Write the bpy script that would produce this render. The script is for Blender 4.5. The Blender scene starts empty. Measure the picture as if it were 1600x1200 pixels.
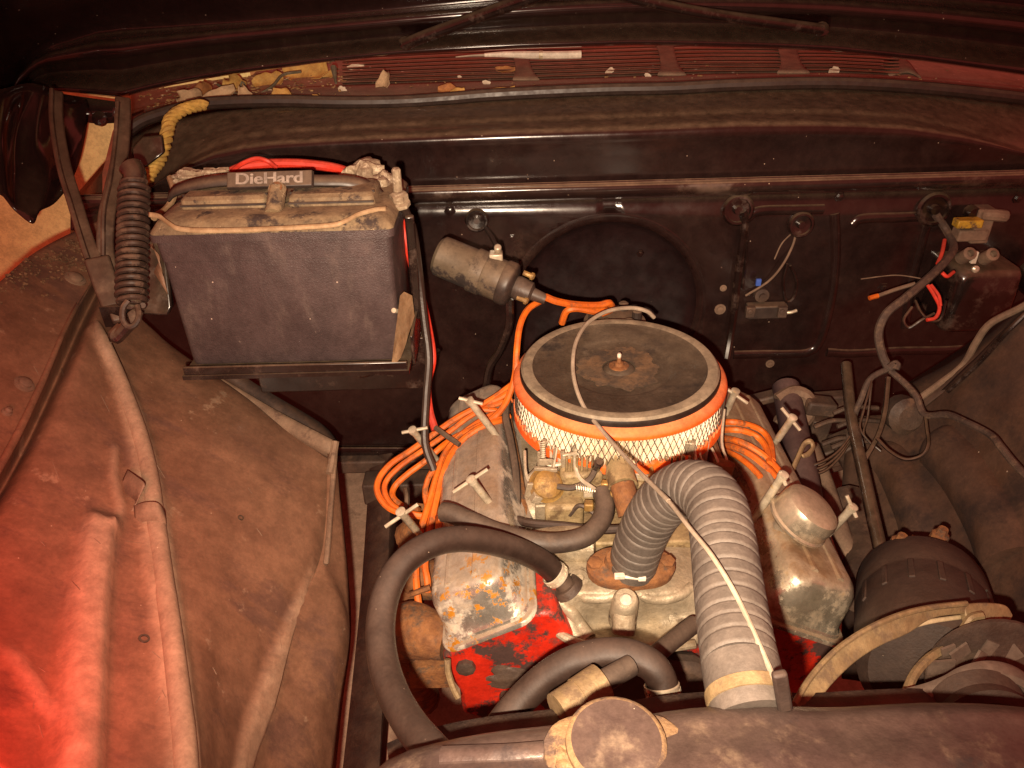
import bpy, bmesh, math, random
from mathutils import Vector, Matrix
from mathutils.bvhtree import BVHTree
random.seed(7)
R = math.radians
S = bpy.context.scene
COL = S.collection

# ------------------------------------------------------------------ camera
F = 1200.0                                   # focal length for a 1600 px wide picture
CAM = Vector((0, 0, 1.5))
CM = Matrix.Rotation(R(58), 3, 'X') @ Matrix.Rotation(R(-1.5), 3, 'Z')
cd = bpy.data.cameras.new('camera'); cam = bpy.data.objects.new('camera', cd); COL.objects.link(cam)
cd.sensor_width = 36; cd.lens = 27; cd.clip_start = 0.02; cd.clip_end = 100
cam.matrix_world = Matrix.Translation(CAM) @ CM.to_4x4()
S.camera = cam

# ------------------------------------------------------------------ light: phone flash, added red lamp and red world fill standing in for lens flare
W = bpy.data.worlds.new('World'); S.world = W; W.use_nodes = True
W.node_tree.nodes['Background'].inputs[0].default_value = (1.0, 0.13, 0.09, 1)
W.node_tree.nodes['Background'].inputs[1].default_value = 0.46  # red ambient added to tint the blacks like a lens veil
fl = bpy.data.lights.new('flash', 'SPOT'); fl.energy = 106; fl.color = (1.0, 0.775, 0.56)
fl.spot_size = R(94); fl.spot_blend = 1.0; fl.shadow_soft_size = 0.008
fo = bpy.data.objects.new('flash', fl); COL.objects.link(fo)
fo.matrix_world = Matrix.Translation(CAM + CM @ Vector((-0.026, -0.042, 0.0))) @ (CM @ Matrix.Rotation(R(-4), 3, 'Y') @ Matrix.Rotation(R(4), 3, 'X')).to_4x4()
rl = bpy.data.lights.new('finger_glow', 'SPOT'); rl.spot_size = R(76); rl.spot_blend = 1.0; rl.energy = 21; rl.color = (1.0, 0.012, 0.006); rl.shadow_soft_size = 0.10  # added lamp, puts the red of the lens flare on the fender
ro = bpy.data.objects.new('finger_glow', rl); COL.objects.link(ro)
S.view_settings.view_transform = 'Standard'; S.view_settings.look = 'None'
S.cycles.sample_clamp_direct = 5.0; S.cycles.sample_clamp_indirect = 4.0
S.view_settings.exposure = 0.0; S.view_settings.gamma = 1.0

# ------------------------------------------------------------------ picture to place
def ray(u, v):
    return CM @ Vector(((u - 800) / F, (600 - v) / F, -1))
def P(u, v, d): return CAM + ray(u, v) * d
def PY(u, v, y):
    r = ray(u, v); return CAM + r * ((y - CAM.y) / r.y)
def PZ(u, v, z):
    r = ray(u, v); return CAM + r * ((z - CAM.z) / r.z)
ro.location = P(-300, 1130, 0.34)
ro.rotation_euler = (P(-150, 1090, 0.64) - ro.location).to_track_quat('-Z', 'Y').to_euler()

def cr(pts, n):
    """Catmull-Rom through points (vectors or tuples)"""
    pts = [Vector(p) for p in pts]
    if len(pts) < 3:
        return [pts[0].lerp(pts[-1], i / n) for i in range(n + 1)]
    e = [pts[0] * 2 - pts[1]] + pts + [pts[-1] * 2 - pts[-2]]
    out = []
    for i in range(1, len(e) - 2):
        a, b, c, d = e[i - 1:i + 3]
        for k in range(n):
            t = k / n
            out.append(0.5 * ((2 * b) + (c - a) * t + (2 * a - 5 * b + 4 * c - d) * t * t + (3 * b - a - 3 * c + d) * t ** 3))
    out.append(pts[-1].copy())
    return out
def pp(lst): return [P(*q) for q in lst]

# ------------------------------------------------------------------ mesh builder
def frame(n, up=Vector((0, 0, 1))):
    n = Vector(n).normalized()
    x = up.cross(n)
    if x.length < 1e-4: x = Vector((1, 0, 0)).cross(n)
    x.normalize(); y = n.cross(x)
    m = Matrix((x, y, n)).transposed()
    return m
class MB:
    def __init__(s): s.v = []; s.f = []
    def add(s, vs, fs):
        o = len(s.v); s.v += [Vector(q) for q in vs]; s.f += [tuple(i + o for i in q) for q in fs]; return s
    def tube(s, pts, r, n=10, sub=6, closed=False, cap=True, flat=1.0, fn=None):
        q = cr(pts, sub) if sub else [Vector(x) for x in pts]
        m = len(q); vs = []; fs = []; t0 = None; nx = None
        for i, c in enumerate(q):
            if closed: t = q[(i + 1) % m] - q[i - 1]
            else: t = q[min(i + 1, m - 1)] - q[max(i - 1, 0)]
            if t.length < 1e-9: t = t0 or Vector((0, 0, 1))
            t.normalize()
            if nx is None:
                nx = frame(t).col[0].copy()
            else:
                nx = nx - t * nx.dot(t)
                nx.normalize()
            ny = t.cross(nx); t0 = t
            k = i / max(m - 1, 1)
            rr = fn(k) if fn else (r if not isinstance(r, (list, tuple)) else r[0] + (r[1] - r[0]) * k)
            for j in range(n):
                a = 2 * math.pi * j / n
                vs.append(c + nx * (math.cos(a) * rr) + ny * (math.sin(a) * rr * flat))
        rng = m if closed else m - 1
        for i in range(rng):
            for j in range(n):
                a = i * n + j; b = i * n + (j + 1) % n; i2 = (i + 1) % m
                fs.append((a, b, i2 * n + (j + 1) % n, i2 * n + j))
        if cap and not closed:
            fs.append(tuple(range(n))[::-1]); fs.append(tuple(range((m - 1) * n, m * n)))
        return s.add(vs, fs)
    def lathe(s, prof, org, axis, n=32, up=Vector((0, 0, 1)), caps=True):
        """prof: (radius, height along axis)"""
        m = frame(axis, up); vs = []; fs = []; k = len(prof)
        for r, h in prof:
            for j in range(n):
                a = 2 * math.pi * j / n
                vs.append(Vector(org) + m @ Vector((r * math.cos(a), r * math.sin(a), h)))
        for i in range(k - 1):
            for j in range(n):
                fs.append((i * n + j, i * n + (j + 1) % n, (i + 1) * n + (j + 1) % n, (i + 1) * n + j))
        if caps and prof[0][0] > 0: fs.append(tuple(range(n))[::-1])
        if caps and prof[-1][0] > 0: fs.append(tuple(range((k - 1) * n, k * n)))
        return s.add(vs, fs)
    def box(s, c, x, y, z, m=None, tx=1.0, ty=1.0):
        m = m or Matrix.Identity(3); c = Vector(c); vs = []
        for k in (-1, 1):
            for a, b in ((-1, -1), (1, -1), (1, 1), (-1, 1)):
                f1 = tx if k > 0 else 1; f2 = ty if k > 0 else 1
                vs.append(c + m @ Vector((a * x / 2 * f1, b * y / 2 * f2, k * z / 2)))
        return s.add(vs, [(3, 2, 1, 0), (4, 5, 6, 7), (0, 1, 5, 4), (1, 2, 6, 5), (2, 3, 7, 6), (3, 0, 4, 7)])
    def prism(s, poly, vec):
        n = len(poly); vec = Vector(vec); vs = [Vector(p) for p in poly] + [Vector(p) + vec for p in poly]
        fs = [tuple(range(n)), tuple(range(n, 2 * n))[::-1]] + [(i, i + n, (i + 1) % n + n, (i + 1) % n) for i in range(n)]
        return s.add(vs, fs)
    def loft(s, rows, su=4, sv=4):
        q = [cr(r, su) if su else [Vector(x) for x in r] for r in rows]
        m = len(q[0])
        if sv:
            cols = [cr([r[j] for r in q], sv) for j in range(m)]
            q = [[cols[j][i] for j in range(m)] for i in range(len(cols[0]))]
        vs = [p for r in q for p in r]
        fs = [(i * m + j, i * m + j + 1, (i + 1) * m + j + 1, (i + 1) * m + j) for i in range(len(q) - 1) for j in range(m - 1)]
        return s.add(vs, fs)
    def rings(s, rings, cap0=True, cap1=True):
        n = len(rings[0]); vs = [p for r in rings for p in r]; fs = []
        for i in range(len(rings) - 1):
            for j in range(n):
                fs.append((i * n + j, i * n + (j + 1) % n, (i + 1) * n + (j + 1) % n, (i + 1) * n + j))
        if cap0: fs.append(tuple(range(n))[::-1])
        if cap1: fs.append(tuple(range((len(rings) - 1) * n, len(rings) * n)))
        return s.add(vs, fs)
    def bvh(s): return BVHTree.FromPolygons(s.v, s.f)

def rrect(w, l, r, n=4):
    out = []
    for cx, cy, a0 in ((w / 2 - r, l / 2 - r, 0), (-w / 2 + r, l / 2 - r, 90), (-w / 2 + r, -l / 2 + r, 180), (w / 2 - r, -l / 2 + r, 270)):
        for k in range(n + 1):
            a = R(a0 + 90 * k / n); out.append((cx + r * math.cos(a), cy + r * math.sin(a)))
    return out

def wloc(o):
    l = Vector((0, 0, 0))
    while o: l += o.location; o = o.parent
    return l
def tag(o, label=None, cat=None, group=None, kind=None):
    for k, v in (('label', label), ('category', cat), ('group', group), ('kind', kind)):
        if v: o[k] = v
    return o
def thing(name, loc, label, cat, group=None):
    o = bpy.data.objects.new(name, None); COL.objects.link(o); o.location = loc; o.empty_display_size = 0.02
    return tag(o, label, cat, group)
def build(mb, name, mat, parent=None, label=None, cat=None, group=None, kind=None, smooth=35, bevel=0, bseg=2, solid=0, orient=False, sub=0):
    me = bpy.data.meshes.new(name)
    vs = mb.v
    if parent: loc = wloc(parent)
    else:
        loc = sum(vs, Vector()) / len(vs); loc.z = min(q.z for q in vs)
    me.from_pydata([q - loc for q in vs], [], mb.f)
    bm = bmesh.new(); bm.from_mesh(me)
    if orient:
        sc = 0
        for f in bm.faces:
            sc += (CAM - loc - f.calc_center_median()).normalized().dot(f.normal) * f.calc_area()
        if sc < 0: bmesh.ops.reverse_faces(bm, faces=bm.faces[:])
    else:
        bmesh.ops.recalc_face_normals(bm, faces=bm.faces[:])
    bm.to_mesh(me); bm.free()
    me.materials.append(mat)
    if smooth:
        me.shade_smooth(); me.set_sharp_from_angle(angle=R(smooth))
    o = bpy.data.objects.new(name, me); COL.objects.link(o)
    if parent: o.parent = parent
    else: o.location = loc
    if sub:
        md = o.modifiers.new('sub', 'SUBSURF'); md.levels = md.render_levels = sub
    if solid:
        md = o.modifiers.new('solid', 'SOLIDIFY'); md.thickness = solid; md.offset = -1
    if bevel:
        md = o.modifiers.new('bevel', 'BEVEL'); md.width = bevel; md.segments = bseg; md.limit_method = 'ANGLE'; md.angle_limit = R(40)
        md.harden_normals = False
    return tag(o, label, cat, group, kind)

# ------------------------------------------------------------------ materials
def mat(name, c1, c2=None, sc=40, rough=0.5, metal=0.0, dirt=None, dsc=25, dlo=0.5, dhi=0.62, dust=None, dustamt=0.7, dustsc=30, specks=None, spk=60, spt=0.12,
        bump=0.0, bsc=300, coat=0.0, streak=None, spec=0.5, dirt2=None, d2sc=60, d2lo=0.55, d2hi=0.6, lo=0.35, hi=0.65, drough=0.85, stain=None, dustlo=.1, bead_lit=None):
    m = bpy.data.materials.new(name); m.use_nodes = True; nt = m.node_tree; N = nt.nodes; L = nt.links
    b = N['Principled BSDF']
    def nd(t, **k):
        x = N.new(t)
        for a, v in k.items(): setattr(x, a, v)
        return x
    tc = nd('ShaderNodeTexCoord'); src = tc.outputs['Object']
    if streak:
        mp = nd('ShaderNodeMapping'); mp.inputs['Scale'].default_value = streak; L.new(src, mp.inputs['Vector']); ssrc = mp.outputs[0]
    else: ssrc = src
    def noise(scale, det=6, rg=0.6, off=0.0, s=None):
        n = nd('ShaderNodeTexNoise'); n.noise_dimensions = '4D'; n.inputs['Scale'].default_value = scale; n.inputs['Detail'].default_value = det
        n.inputs['Roughness'].default_value = rg; n.inputs['W'].default_value = off + (len(name) * 1.37 % 9); L.new(s or src, n.inputs['Vector']); return n.outputs[0]
    def rng(x, lo_, hi_, a=0.0, c=1.0):
        n = nd('ShaderNodeMapRange'); n.interpolation_type = 'SMOOTHSTEP'
        for i, v in ((1, lo_), (2, hi_), (3, a), (4, c)): n.inputs[i].default_value = v
        L.new(x, n.inputs[0]); return n.outputs[0]
    def mix(fac, a, c):
        n = nd('ShaderNodeMix', data_type='RGBA')
        L.new(fac, n.inputs[0])
        for i, v in ((6, a), (7, c)):
            if isinstance(v, tuple): n.inputs[i].default_value = (*v, 1)
            else: L.new(v, n.inputs[i])
        return n.outputs[2]
    def fmix(fac, a, c):
        n = nd('ShaderNodeMix', data_type='FLOAT'); L.new(fac, n.inputs[0])
        for i, v in ((2, a), (3, c)):
            if isinstance(v, (int, float)): n.inputs[i].default_value = v
            else: L.new(v, n.inputs[i])
        return n.outputs[0]
    def mul(a, c):
        n = nd('ShaderNodeMath', operation='MULTIPLY')
        for i, v in ((0, a), (1, c)):
            if isinstance(v, (int, float)): n.inputs[i].default_value = v
            else: L.new(v, n.inputs[i])
        return n.outputs[0]
    c2 = c2 or tuple(x * 0.7 for x in c1)
    col = mix(rng(noise(sc, s=ssrc), lo, hi), c1, c2)
    ro_ = fmix(rng(noise(sc * 1.7, off=3), 0.3, 0.7), rough * 0.8, min(1, rough * 1.2)); me_ = metal
    def layer(fac, c, rr, kill=True):
        nonlocal col, ro_, me_
        col = mix(fac, col, c); ro_ = fmix(fac, ro_, rr)
        if metal > 0 and kill: me_ = fmix(fac, me_, 0.0)
    if dirt: layer(rng(noise(dsc, 10, 0.7, 1.5, ssrc), dlo, dhi), dirt, drough)
    if dirt2: layer(rng(noise(d2sc, 10, 0.7, 5.5), d2lo, d2hi), dirt2, drough)
    if dust:
        g = nd('ShaderNodeNewGeometry'); sx = nd('ShaderNodeSeparateXYZ'); L.new(g.outputs['Normal'], sx.inputs[0])
        f = mul(mul(rng(sx.outputs[2], dustlo, 0.95), rng(noise(dustsc, 8, 0.65, 7.7), 0.25, 0.7, 0.45, 1.0)), dustamt)
        layer(f, dust, 0.95)
    if bead_lit:  # painted lighter tone where the beads face the flash
        an = nd('ShaderNodeAttribute', attribute_name='rub'); layer(mul(an.outputs['Fac'], rng(noise(26, 8, .65, 8.8), .2, .65, .3, 1.0)), bead_lit, 0.7)
    if stain:
        sy = nd('ShaderNodeSeparateXYZ'); L.new(src, sy.inputs[0])
        layer(mul(rng(sy.outputs[1], stain[5], stain[4], 1.0, 0.0), rng(noise(stain[1], 10, 0.72, 4.4), stain[2], stain[3])), stain[0], 0.55)
    if specks:
        vo = nd('ShaderNodeTexVoronoi'); vo.inputs['Scale'].default_value = spk; L.new(src, vo.inputs['Vector'])
        sz = nd('ShaderNodeSeparateColor'); L.new(vo.outputs['Color'], sz.inputs[0])
        thr = mul(rng(sz.outputs[0], 0.55, 1.0), spt)
        lt = nd('ShaderNodeMath', operation='LESS_THAN'); L.new(vo.outputs['Distance'], lt.inputs[0]); L.new(thr, lt.inputs[1])
        layer(lt.outputs[0], specks, 0.8)
    vm = nd('ShaderNodeMix', data_type='RGBA'); vm.blend_type = 'MULTIPLY'; vm.inputs[0].default_value = 1.0
    cg = nd('ShaderNodeCombineColor'); gv = mul(rng(noise(240, 6, 0.75, 6.6), 0.3, 0.7, 0.88, 1.14), rng(noise(38, 9, 0.75, 0.9), 0.3, 0.7, 0.78, 1.24))
    for i in range(3): L.new(gv, cg.inputs[i])
    L.new(col, vm.inputs[6]); L.new(cg.outputs[0], vm.inputs[7]); col = vm.outputs[2]
    for k, v in (('Base Color', col), ('Roughness', ro_)): L.new(v, b.inputs[k])
    if isinstance(me_, float): b.inputs['Metallic'].default_value = me_
    else: L.new(me_, b.inputs['Metallic'])
    b.inputs['Specular IOR Level'].default_value = spec
    if coat: b.inputs['Coat Weight'].default_value = coat; b.inputs['Coat Roughness'].default_value = 0.12
    if bump:
        bp = nd('ShaderNodeBump'); bp.inputs['Strength'].default_value = bump; bp.inputs['Distance'].default_value = 0.002
        L.new(noise(bsc, 5, 0.6, 2.2), bp.inputs['Height']); L.new(bp.outputs[0], b.inputs['Normal'])
    return m
DUST = (0.24, 0.165, 0.10)
M = {}
M['black'] = mat('black_paint', (0.017, 0.0085, 0.0075), (0.012, 0.006, 0.0055), sc=30, rough=0.2, coat=.4, dirt=(0.034, 0.019, 0.015), dsc=9, dlo=0.4, dhi=0.9, dust=DUST, dustamt=0.55, dustsc=60, dustlo=.5, specks=(0.35, 0.27, 0.2), spk=70, spt=0.07, bump=0.05, bsc=180, drough=0.36, dirt2=(0.075, 0.044, 0.031), d2sc=5, d2lo=.55, d2hi=.85)
M['beadblack'] = mat('bead_black_paint', coat=0.7, c1=(0.02, 0.011, 0.01), c2=(0.028, 0.016, 0.013), sc=12, rough=0.16, dirt=(0.10, 0.062, 0.043), dsc=9, dlo=0.52, dhi=0.7, dust=(0.27, 0.19, 0.12), dustamt=0.9, dustsc=20, dustlo=.6, specks=(0.4, 0.3, 0.2), spk=80, spt=0.08, bump=0.1, bsc=120)
M['clean'] = mat('clean_black', (0.012, 0.006, 0.006), (0.016, 0.008, 0.008), sc=20, rough=0.4, specks=(0.3, 0.2, 0.15), spk=70, spt=0.05)
M['hoodblack'] = mat('hood_black_paint', (0.018, 0.008, 0.0075), (0.024, 0.011, 0.010), sc=12, rough=0.13, coat=.8, dust=DUST, dustamt=0.2, dustsc=60, dustlo=.4, specks=(0.4, 0.32, 0.25), spk=60, spt=0.07, bump=0.03, bsc=160)
M['gloss'] = mat('gloss_black', coat=0.7, c1=(0.014, 0.008, 0.007), rough=0.2, dirt=(0.07, 0.04, 0.028), dsc=30, dlo=0.5, dhi=0.72, dust=DUST, dustamt=0.4)
M['arm'] = mat('hinge_paint', (0.03, 0.015, 0.012), (0.05, 0.027, 0.02), rough=0.35, dirt=(0.12, 0.07, 0.045), dsc=35, dlo=0.5, dhi=0.75, dust=DUST, dustamt=0.4)
M['spring'] = mat('spring_steel', (0.05, 0.028, 0.022), (0.03, 0.018, 0.014), rough=0.36, dirt=(0.10, 0.055, 0.035), dsc=60, dust=DUST, dustamt=0.3)
M['fender'] = mat('dusty_fender', (0.225, 0.118, 0.070), (0.165, 0.083, 0.050), sc=7, rough=0.5, dirt=(0.125, 0.060, 0.038), dsc=5, dlo=0.52, dhi=0.62, specks=(0.42, 0.3, 0.2), spk=75, spt=0.06, bump=0.05, bsc=160, streak=(0.9, 1.8, 1.0), dirt2=(0.28, 0.17, 0.105), d2sc=20, d2lo=0.6, d2hi=0.66, bead_lit=(0.42, 0.28, 0.185))
M['bead'] = mat('dusty_bead', (0.22, 0.14, 0.09), (0.15, 0.09, 0.058), sc=16, rough=0.75, specks=(0.5, 0.38, 0.26), spk=60, spt=0.06, bump=0.3, bsc=120, dirt=(0.09, 0.05, 0.034), dsc=30, dlo=0.54, dhi=0.68)
M['rodm'] = mat('dusty_rod', (0.36, 0.24, 0.16), (0.27, 0.175, 0.115), sc=16, rough=0.6, specks=(0.5, 0.38, 0.26), spk=60, spt=0.06, bump=0.1, bsc=120, dirt=(0.17, 0.10, 0.07), dsc=30, dlo=0.6, dhi=0.72)
M['fender2'] = mat('dusty_fender_dark', (0.085, 0.046, 0.028), (0.05, 0.026, 0.017), sc=9, rough=0.7, dirt=(0.028, 0.015, 0.011), dsc=9, dlo=0.48, dhi=0.64, specks=(0.35, 0.27, 0.2), spk=50, spt=0.06, bump=0.3, bsc=90)  # dimmer flash on the right fender is put into this darker colour
M['crud'] = mat('crusty_dirt', (0.20, 0.11, 0.055), (0.11, 0.058, 0.03), sc=60, rough=0.95, dirt=(0.27, 0.17, 0.09), dsc=90, dlo=0.58, dhi=0.64, bump=1.0, bsc=140)
M['cowl'] = mat('cowl_dusty', (0.27, 0.19, 0.15), (0.20, 0.13, 0.10), sc=14, rough=0.4, dirt=(0.25, 0.10, 0.065), dsc=6, dlo=0.54, dhi=0.6, dust=(0.34, 0.24, 0.16), dustamt=0.6, dustsc=14, specks=(0.7, 0.6, 0.5), spk=45, spt=0.14, bump=0.2)
M['slat'] = mat('cowl_slat_paint', (0.24, 0.14, 0.10), (0.30, 0.085, 0.055), sc=6, rough=0.4, dust=(0.42, 0.30, 0.20), dustamt=0.9, dustsc=9, specks=(0.6, 0.5, 0.4), spk=55, spt=0.08)
M['redpaint'] = mat('old_red_paint', (0.33, 0.035, 0.02), (0.22, 0.04, 0.025), sc=40, rough=0.4, dust=DUST, dustamt=0.5)
M['rubber'] = mat('rubber_hose', (0.022, 0.013, 0.010), (0.03, 0.018, 0.014), sc=25, rough=0.33, dust=(0.068, 0.042, 0.03), dustamt=0.7, dustsc=18, specks=(0.3, 0.22, 0.16), spk=110, spt=0.07, bump=0.12)
M['strip'] = mat('weather_strip', (0.03, 0.018, 0.014), rough=0.45, dust=(0.12, 0.08, 0.055), dustamt=0.7)
M['flex'] = mat('flex_hose_rubber', (0.11, 0.092, 0.078), (0.082, 0.068, 0.057), sc=25, rough=0.48, dust=(0.17, 0.135, 0.107), dustamt=0.5, dirt=(0.055, 0.042, 0.034), dsc=14, dlo=0.5, dhi=0.7, bump=0.3, dirt2=(0.23, 0.185, 0.14), d2sc=50, d2lo=.62, d2hi=.74)
M['flexdark'] = mat('flex_hose_shade', (0.055, 0.038, 0.029), (0.038, 0.026, 0.021), sc=25, rough=0.45, dust=(0.13, 0.09, 0.062), dustamt=0.6, dirt=(0.10, 0.065, 0.045), dsc=30, dlo=.55, dhi=.7, bump=.15)  # brown rubber of the smaller hoses, boot and wire
M['batt'] = mat('battery_case', (0.046, 0.031, 0.031), (0.06, 0.041, 0.040), sc=10, rough=0.42, dirt=(0.095, 0.064, 0.054), dsc=16, dlo=0.5, dhi=0.75, specks=(0.4, 0.3, 0.24), spk=70, spt=0.08, bump=0.5, bsc=520, streak=(1.8, 1, 0.7), dirt2=(0.15, 0.105, 0.085), d2sc=30, d2lo=.66, d2hi=.7)
M['batttop'] = mat('battery_lid', (0.23, 0.165, 0.092), (0.14, 0.096, 0.055), sc=40, rough=0.8, dirt=(0.04, 0.027, 0.022), dsc=40, dlo=0.52, dhi=0.62, bump=0.7, bsc=150, dirt2=(0.34, 0.26, 0.16), d2sc=90, d2lo=.6, d2hi=.66)
M['plastic'] = mat('black_plastic', (0.03, 0.021, 0.018), (0.045, 0.032, 0.026), sc=40, rough=0.45, dust=DUST, dustamt=0.55, dustsc=40)
M['letter'] = mat('letter_grey', (0.33, 0.28, 0.23), (0.22, 0.18, 0.15), sc=120, rough=0.6)
M['corrode'] = mat('corroded_lead', (0.33, 0.26, 0.17), (0.2, 0.14, 0.09), sc=70, rough=0.85, dirt=(0.5, 0.42, 0.30), dsc=110, bump=1.0, bsc=160)
M['tan'] = mat('tan_tape', (0.36, 0.25, 0.14), (0.26, 0.16, 0.08), sc=60, rough=0.7)
M['redwire'] = mat('red_cable', (0.62, 0.04, 0.02), (0.5, 0.035, 0.02), rough=0.4, dust=(0.3, 0.12, 0.08), dustamt=0.3)
M['orange'] = mat('orange_wire', (0.66, 0.145, 0.012), (0.5, 0.10, 0.012), sc=30, rough=0.5, dirt=(0.22, 0.075, 0.022), dsc=40, dlo=0.5, dhi=0.66, dirt2=(.09,.045,.022), d2sc=80, d2lo=.62, d2hi=.68)
M['ofilter'] = mat('orange_urethane', (0.86, 0.13, 0.012), (0.78, 0.10, 0.01), sc=30, rough=0.55, dust=(0.55, 0.24, 0.10), dustamt=0.85, dustsc=25, dirt=(0.5, 0.09, 0.015), dsc=40, dlo=0.6, dhi=0.75, bump=0.15)
M['lid'] = mat('air_cleaner_lid', (0.062, 0.046, 0.031), (0.10, 0.077, 0.052), sc=16, rough=0.55, dirt=(0.022, 0.016, 0.012), dsc=14, dlo=0.5, dhi=0.66, dirt2=(0.15, 0.115, 0.078), d2sc=26, d2lo=0.57, d2hi=0.77, bump=0.3, bsc=200)
M['lidrim'] = mat('lid_bare_rim', (0.29, 0.24, 0.165), (0.2, 0.165, 0.115), sc=50, rough=0.6)
M['lidedge'] = mat('lid_black_edge', (0.022, 0.014, 0.011), rough=0.35, dust=(0.15, 0.1, 0.06), dustamt=0.4)
M['rust'] = mat('rust', (0.235, 0.10, 0.033), (0.14, 0.055, 0.02), sc=60, rough=0.9, dirt=(0.085, 0.055, 0.035), dsc=50, dlo=0.5, dhi=0.64, bump=0.8, bsc=220)
M['rustdust'] = mat('rust_dust', (0.16, 0.098, 0.05), (0.10, 0.070, 0.043), sc=60, rough=0.9, dirt=(0.062, 0.046, 0.032), dsc=34, dlo=0.46, dhi=0.60, bump=0.3)
M['pleat'] = mat('filter_paper', (0.88, 0.80, 0.64), (0.78, 0.68, 0.5), sc=60, rough=0.9)
M['wiremesh'] = mat('filter_mesh_wire', (0.16, 0.13, 0.10), rough=0.4, metal=0.6)
M['steel'] = mat('zinc_steel', (0.62, 0.55, 0.42), (0.42, 0.36, 0.26), sc=60, rough=0.35, metal=0.35, dirt=(0.36, 0.24, 0.09), dsc=55, dlo=0.55, dhi=0.66)
M['chrome'] = mat('dull_chrome', (0.58, 0.51, 0.39), (0.46, 0.39, 0.28), sc=18, rough=0.2, metal=0.75, dirt=(0.20, 0.135, 0.075), dsc=22, dlo=0.54, dhi=0.7, bump=0.05, dust=(0.27, 0.18, 0.105), dustamt=0.5, dustsc=14, dirt2=(0.16, 0.09, 0.03), d2sc=90, d2lo=.62, d2hi=.66)
M['coverL'] = mat('stained_cover_chrome', (0.66, 0.61, 0.53), (0.54, 0.49, 0.41), sc=18, rough=0.19, metal=0.8, dirt=(0.22, 0.14, 0.08), dsc=10, dlo=0.55, dhi=0.7, dust=(0.20, 0.125, 0.072), dustamt=0.95, dustsc=14, dustlo=.62, bump=0.1, stain=((0.36, 0.145, 0.010), 60, .54, .565, -.13, -.2), dirt2=(0.45, 0.38, 0.29), d2sc=25, d2lo=.5, d2hi=.62)
M['coverR'] = mat('grimy_cover_chrome', (0.60, 0.53, 0.41), (0.46, 0.39, 0.28), sc=18, rough=0.2, metal=0.8, dirt=(0.13, 0.08, 0.04), dsc=14, dlo=0.5, dhi=0.64, dust=(0.17, 0.095, 0.045), dustamt=0.92, dustsc=14, dustlo=.55, bump=0.1, dirt2=(0.26, 0.19, 0.11), d2sc=30, d2lo=0.5, d2hi=0.62)
M['alloy'] = mat('cast_aluminium', (0.42, 0.355, 0.255), (0.29, 0.235, 0.16), sc=26, rough=0.38, metal=0.35, dirt=(0.13, 0.09, 0.05), dsc=18, dlo=0.48, dhi=0.64, dust=(0.36, 0.28, 0.18), dustamt=0.3, bump=0.6, bsc=260, dirt2=(0.045, 0.03, 0.02), d2sc=34, d2lo=0.57, d2hi=0.66)
M['carb'] = mat('carburetor_zinc', (0.36, 0.27, 0.14), (0.21, 0.15, 0.075), sc=40, rough=0.5, metal=0.15, dirt=(0.11, 0.068, 0.03), dsc=40, dlo=0.48, dhi=0.6, dust=(0.33, 0.23, 0.12), dustamt=0.4, bump=0.4)
M['brass'] = mat('gold_zinc', (0.36, 0.22, 0.065), (0.25, 0.14, 0.04), sc=50, rough=0.5, metal=0.3, dirt=(0.15, 0.085, 0.035), dsc=40, dlo=.45, dhi=.6, bump=.3)
M['red'] = mat('engine_red', (0.52, 0.022, 0.007), (0.38, 0.016, 0.007), sc=16, rough=0.4, dirt=(0.05, 0.023, 0.018), dsc=14, dlo=0.50, dhi=0.55, dust=(0.2, 0.07, 0.04), dustamt=0.2, bump=0.35, bsc=150, dirt2=(0.16, 0.025, 0.015), d2sc=35, d2lo=0.54, d2hi=0.68)
M['grease'] = mat('greasy_iron', (0.05, 0.032, 0.024), (0.085, 0.055, 0.038), sc=30, rough=0.6, dirt=(0.13, 0.075, 0.045), dsc=30, dlo=0.55, dhi=0.7, bump=0.4)
M['alt'] = mat('alternator_brown', (0.040, 0.024, 0.017), (0.028, 0.016, 0.012), sc=20, rough=0.6, dust=(0.085, 0.05, 0.032), dustamt=0.6, specks=(0.3, 0.22, 0.15), spk=80, spt=0.05, bump=0.3)
M['bracket'] = mat('plated_bracket', (0.30, 0.215, 0.11), (0.22, 0.15, 0.08), sc=50, rough=0.55, metal=0.3, dirt=(0.14, 0.09, 0.05), dsc=60, bump=0.3)
M['belt'] = mat('belt_rubber', (0.14, 0.10, 0.075), (0.10, 0.07, 0.052), sc=40, rough=0.7)
M['tank'] = mat('radiator_tank', (0.10, 0.068, 0.055), (0.065, 0.042, 0.037), sc=12, rough=0.36, metal=.25, coat=.15, dirt=(0.20, 0.14, 0.09), dsc=15, dlo=0.52, dhi=0.7, dirt2=(0.03, 0.018, 0.016), d2sc=20, d2lo=0.55, d2hi=0.68, specks=(0.45, 0.35, 0.25), spk=80, spt=0.07, bump=0.2)
M['ochre'] = mat('corroded_ochre', (0.24, 0.145, 0.065), (0.14, 0.082, 0.042), sc=60, rough=0.8, dirt=(0.075, 0.045, 0.032), dsc=40, dlo=.46, dhi=.58, bump=0.6)
M['purple'] = mat('column_paint', (0.062, 0.038, 0.042), (0.045, 0.027, 0.03), sc=20, rough=0.45, dust=(0.14, 0.09, 0.07), dustamt=0.5)
M['concrete'] = mat('concrete_floor', (0.44, 0.30, 0.21), (0.34, 0.23, 0.16), sc=5, rough=0.85, dirt=(0.13, 0.08, 0.055), dsc=9, dlo=0.58, dhi=0.7, bump=0.4, bsc=60)
M['cream'] = mat('cream_wall', (0.92, 0.80, 0.36), (0.88, 0.75, 0.32), sc=6, rough=0.7, dirt=(0.45, 0.36, 0.14), dsc=25, dlo=0.68, dhi=0.72)
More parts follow.
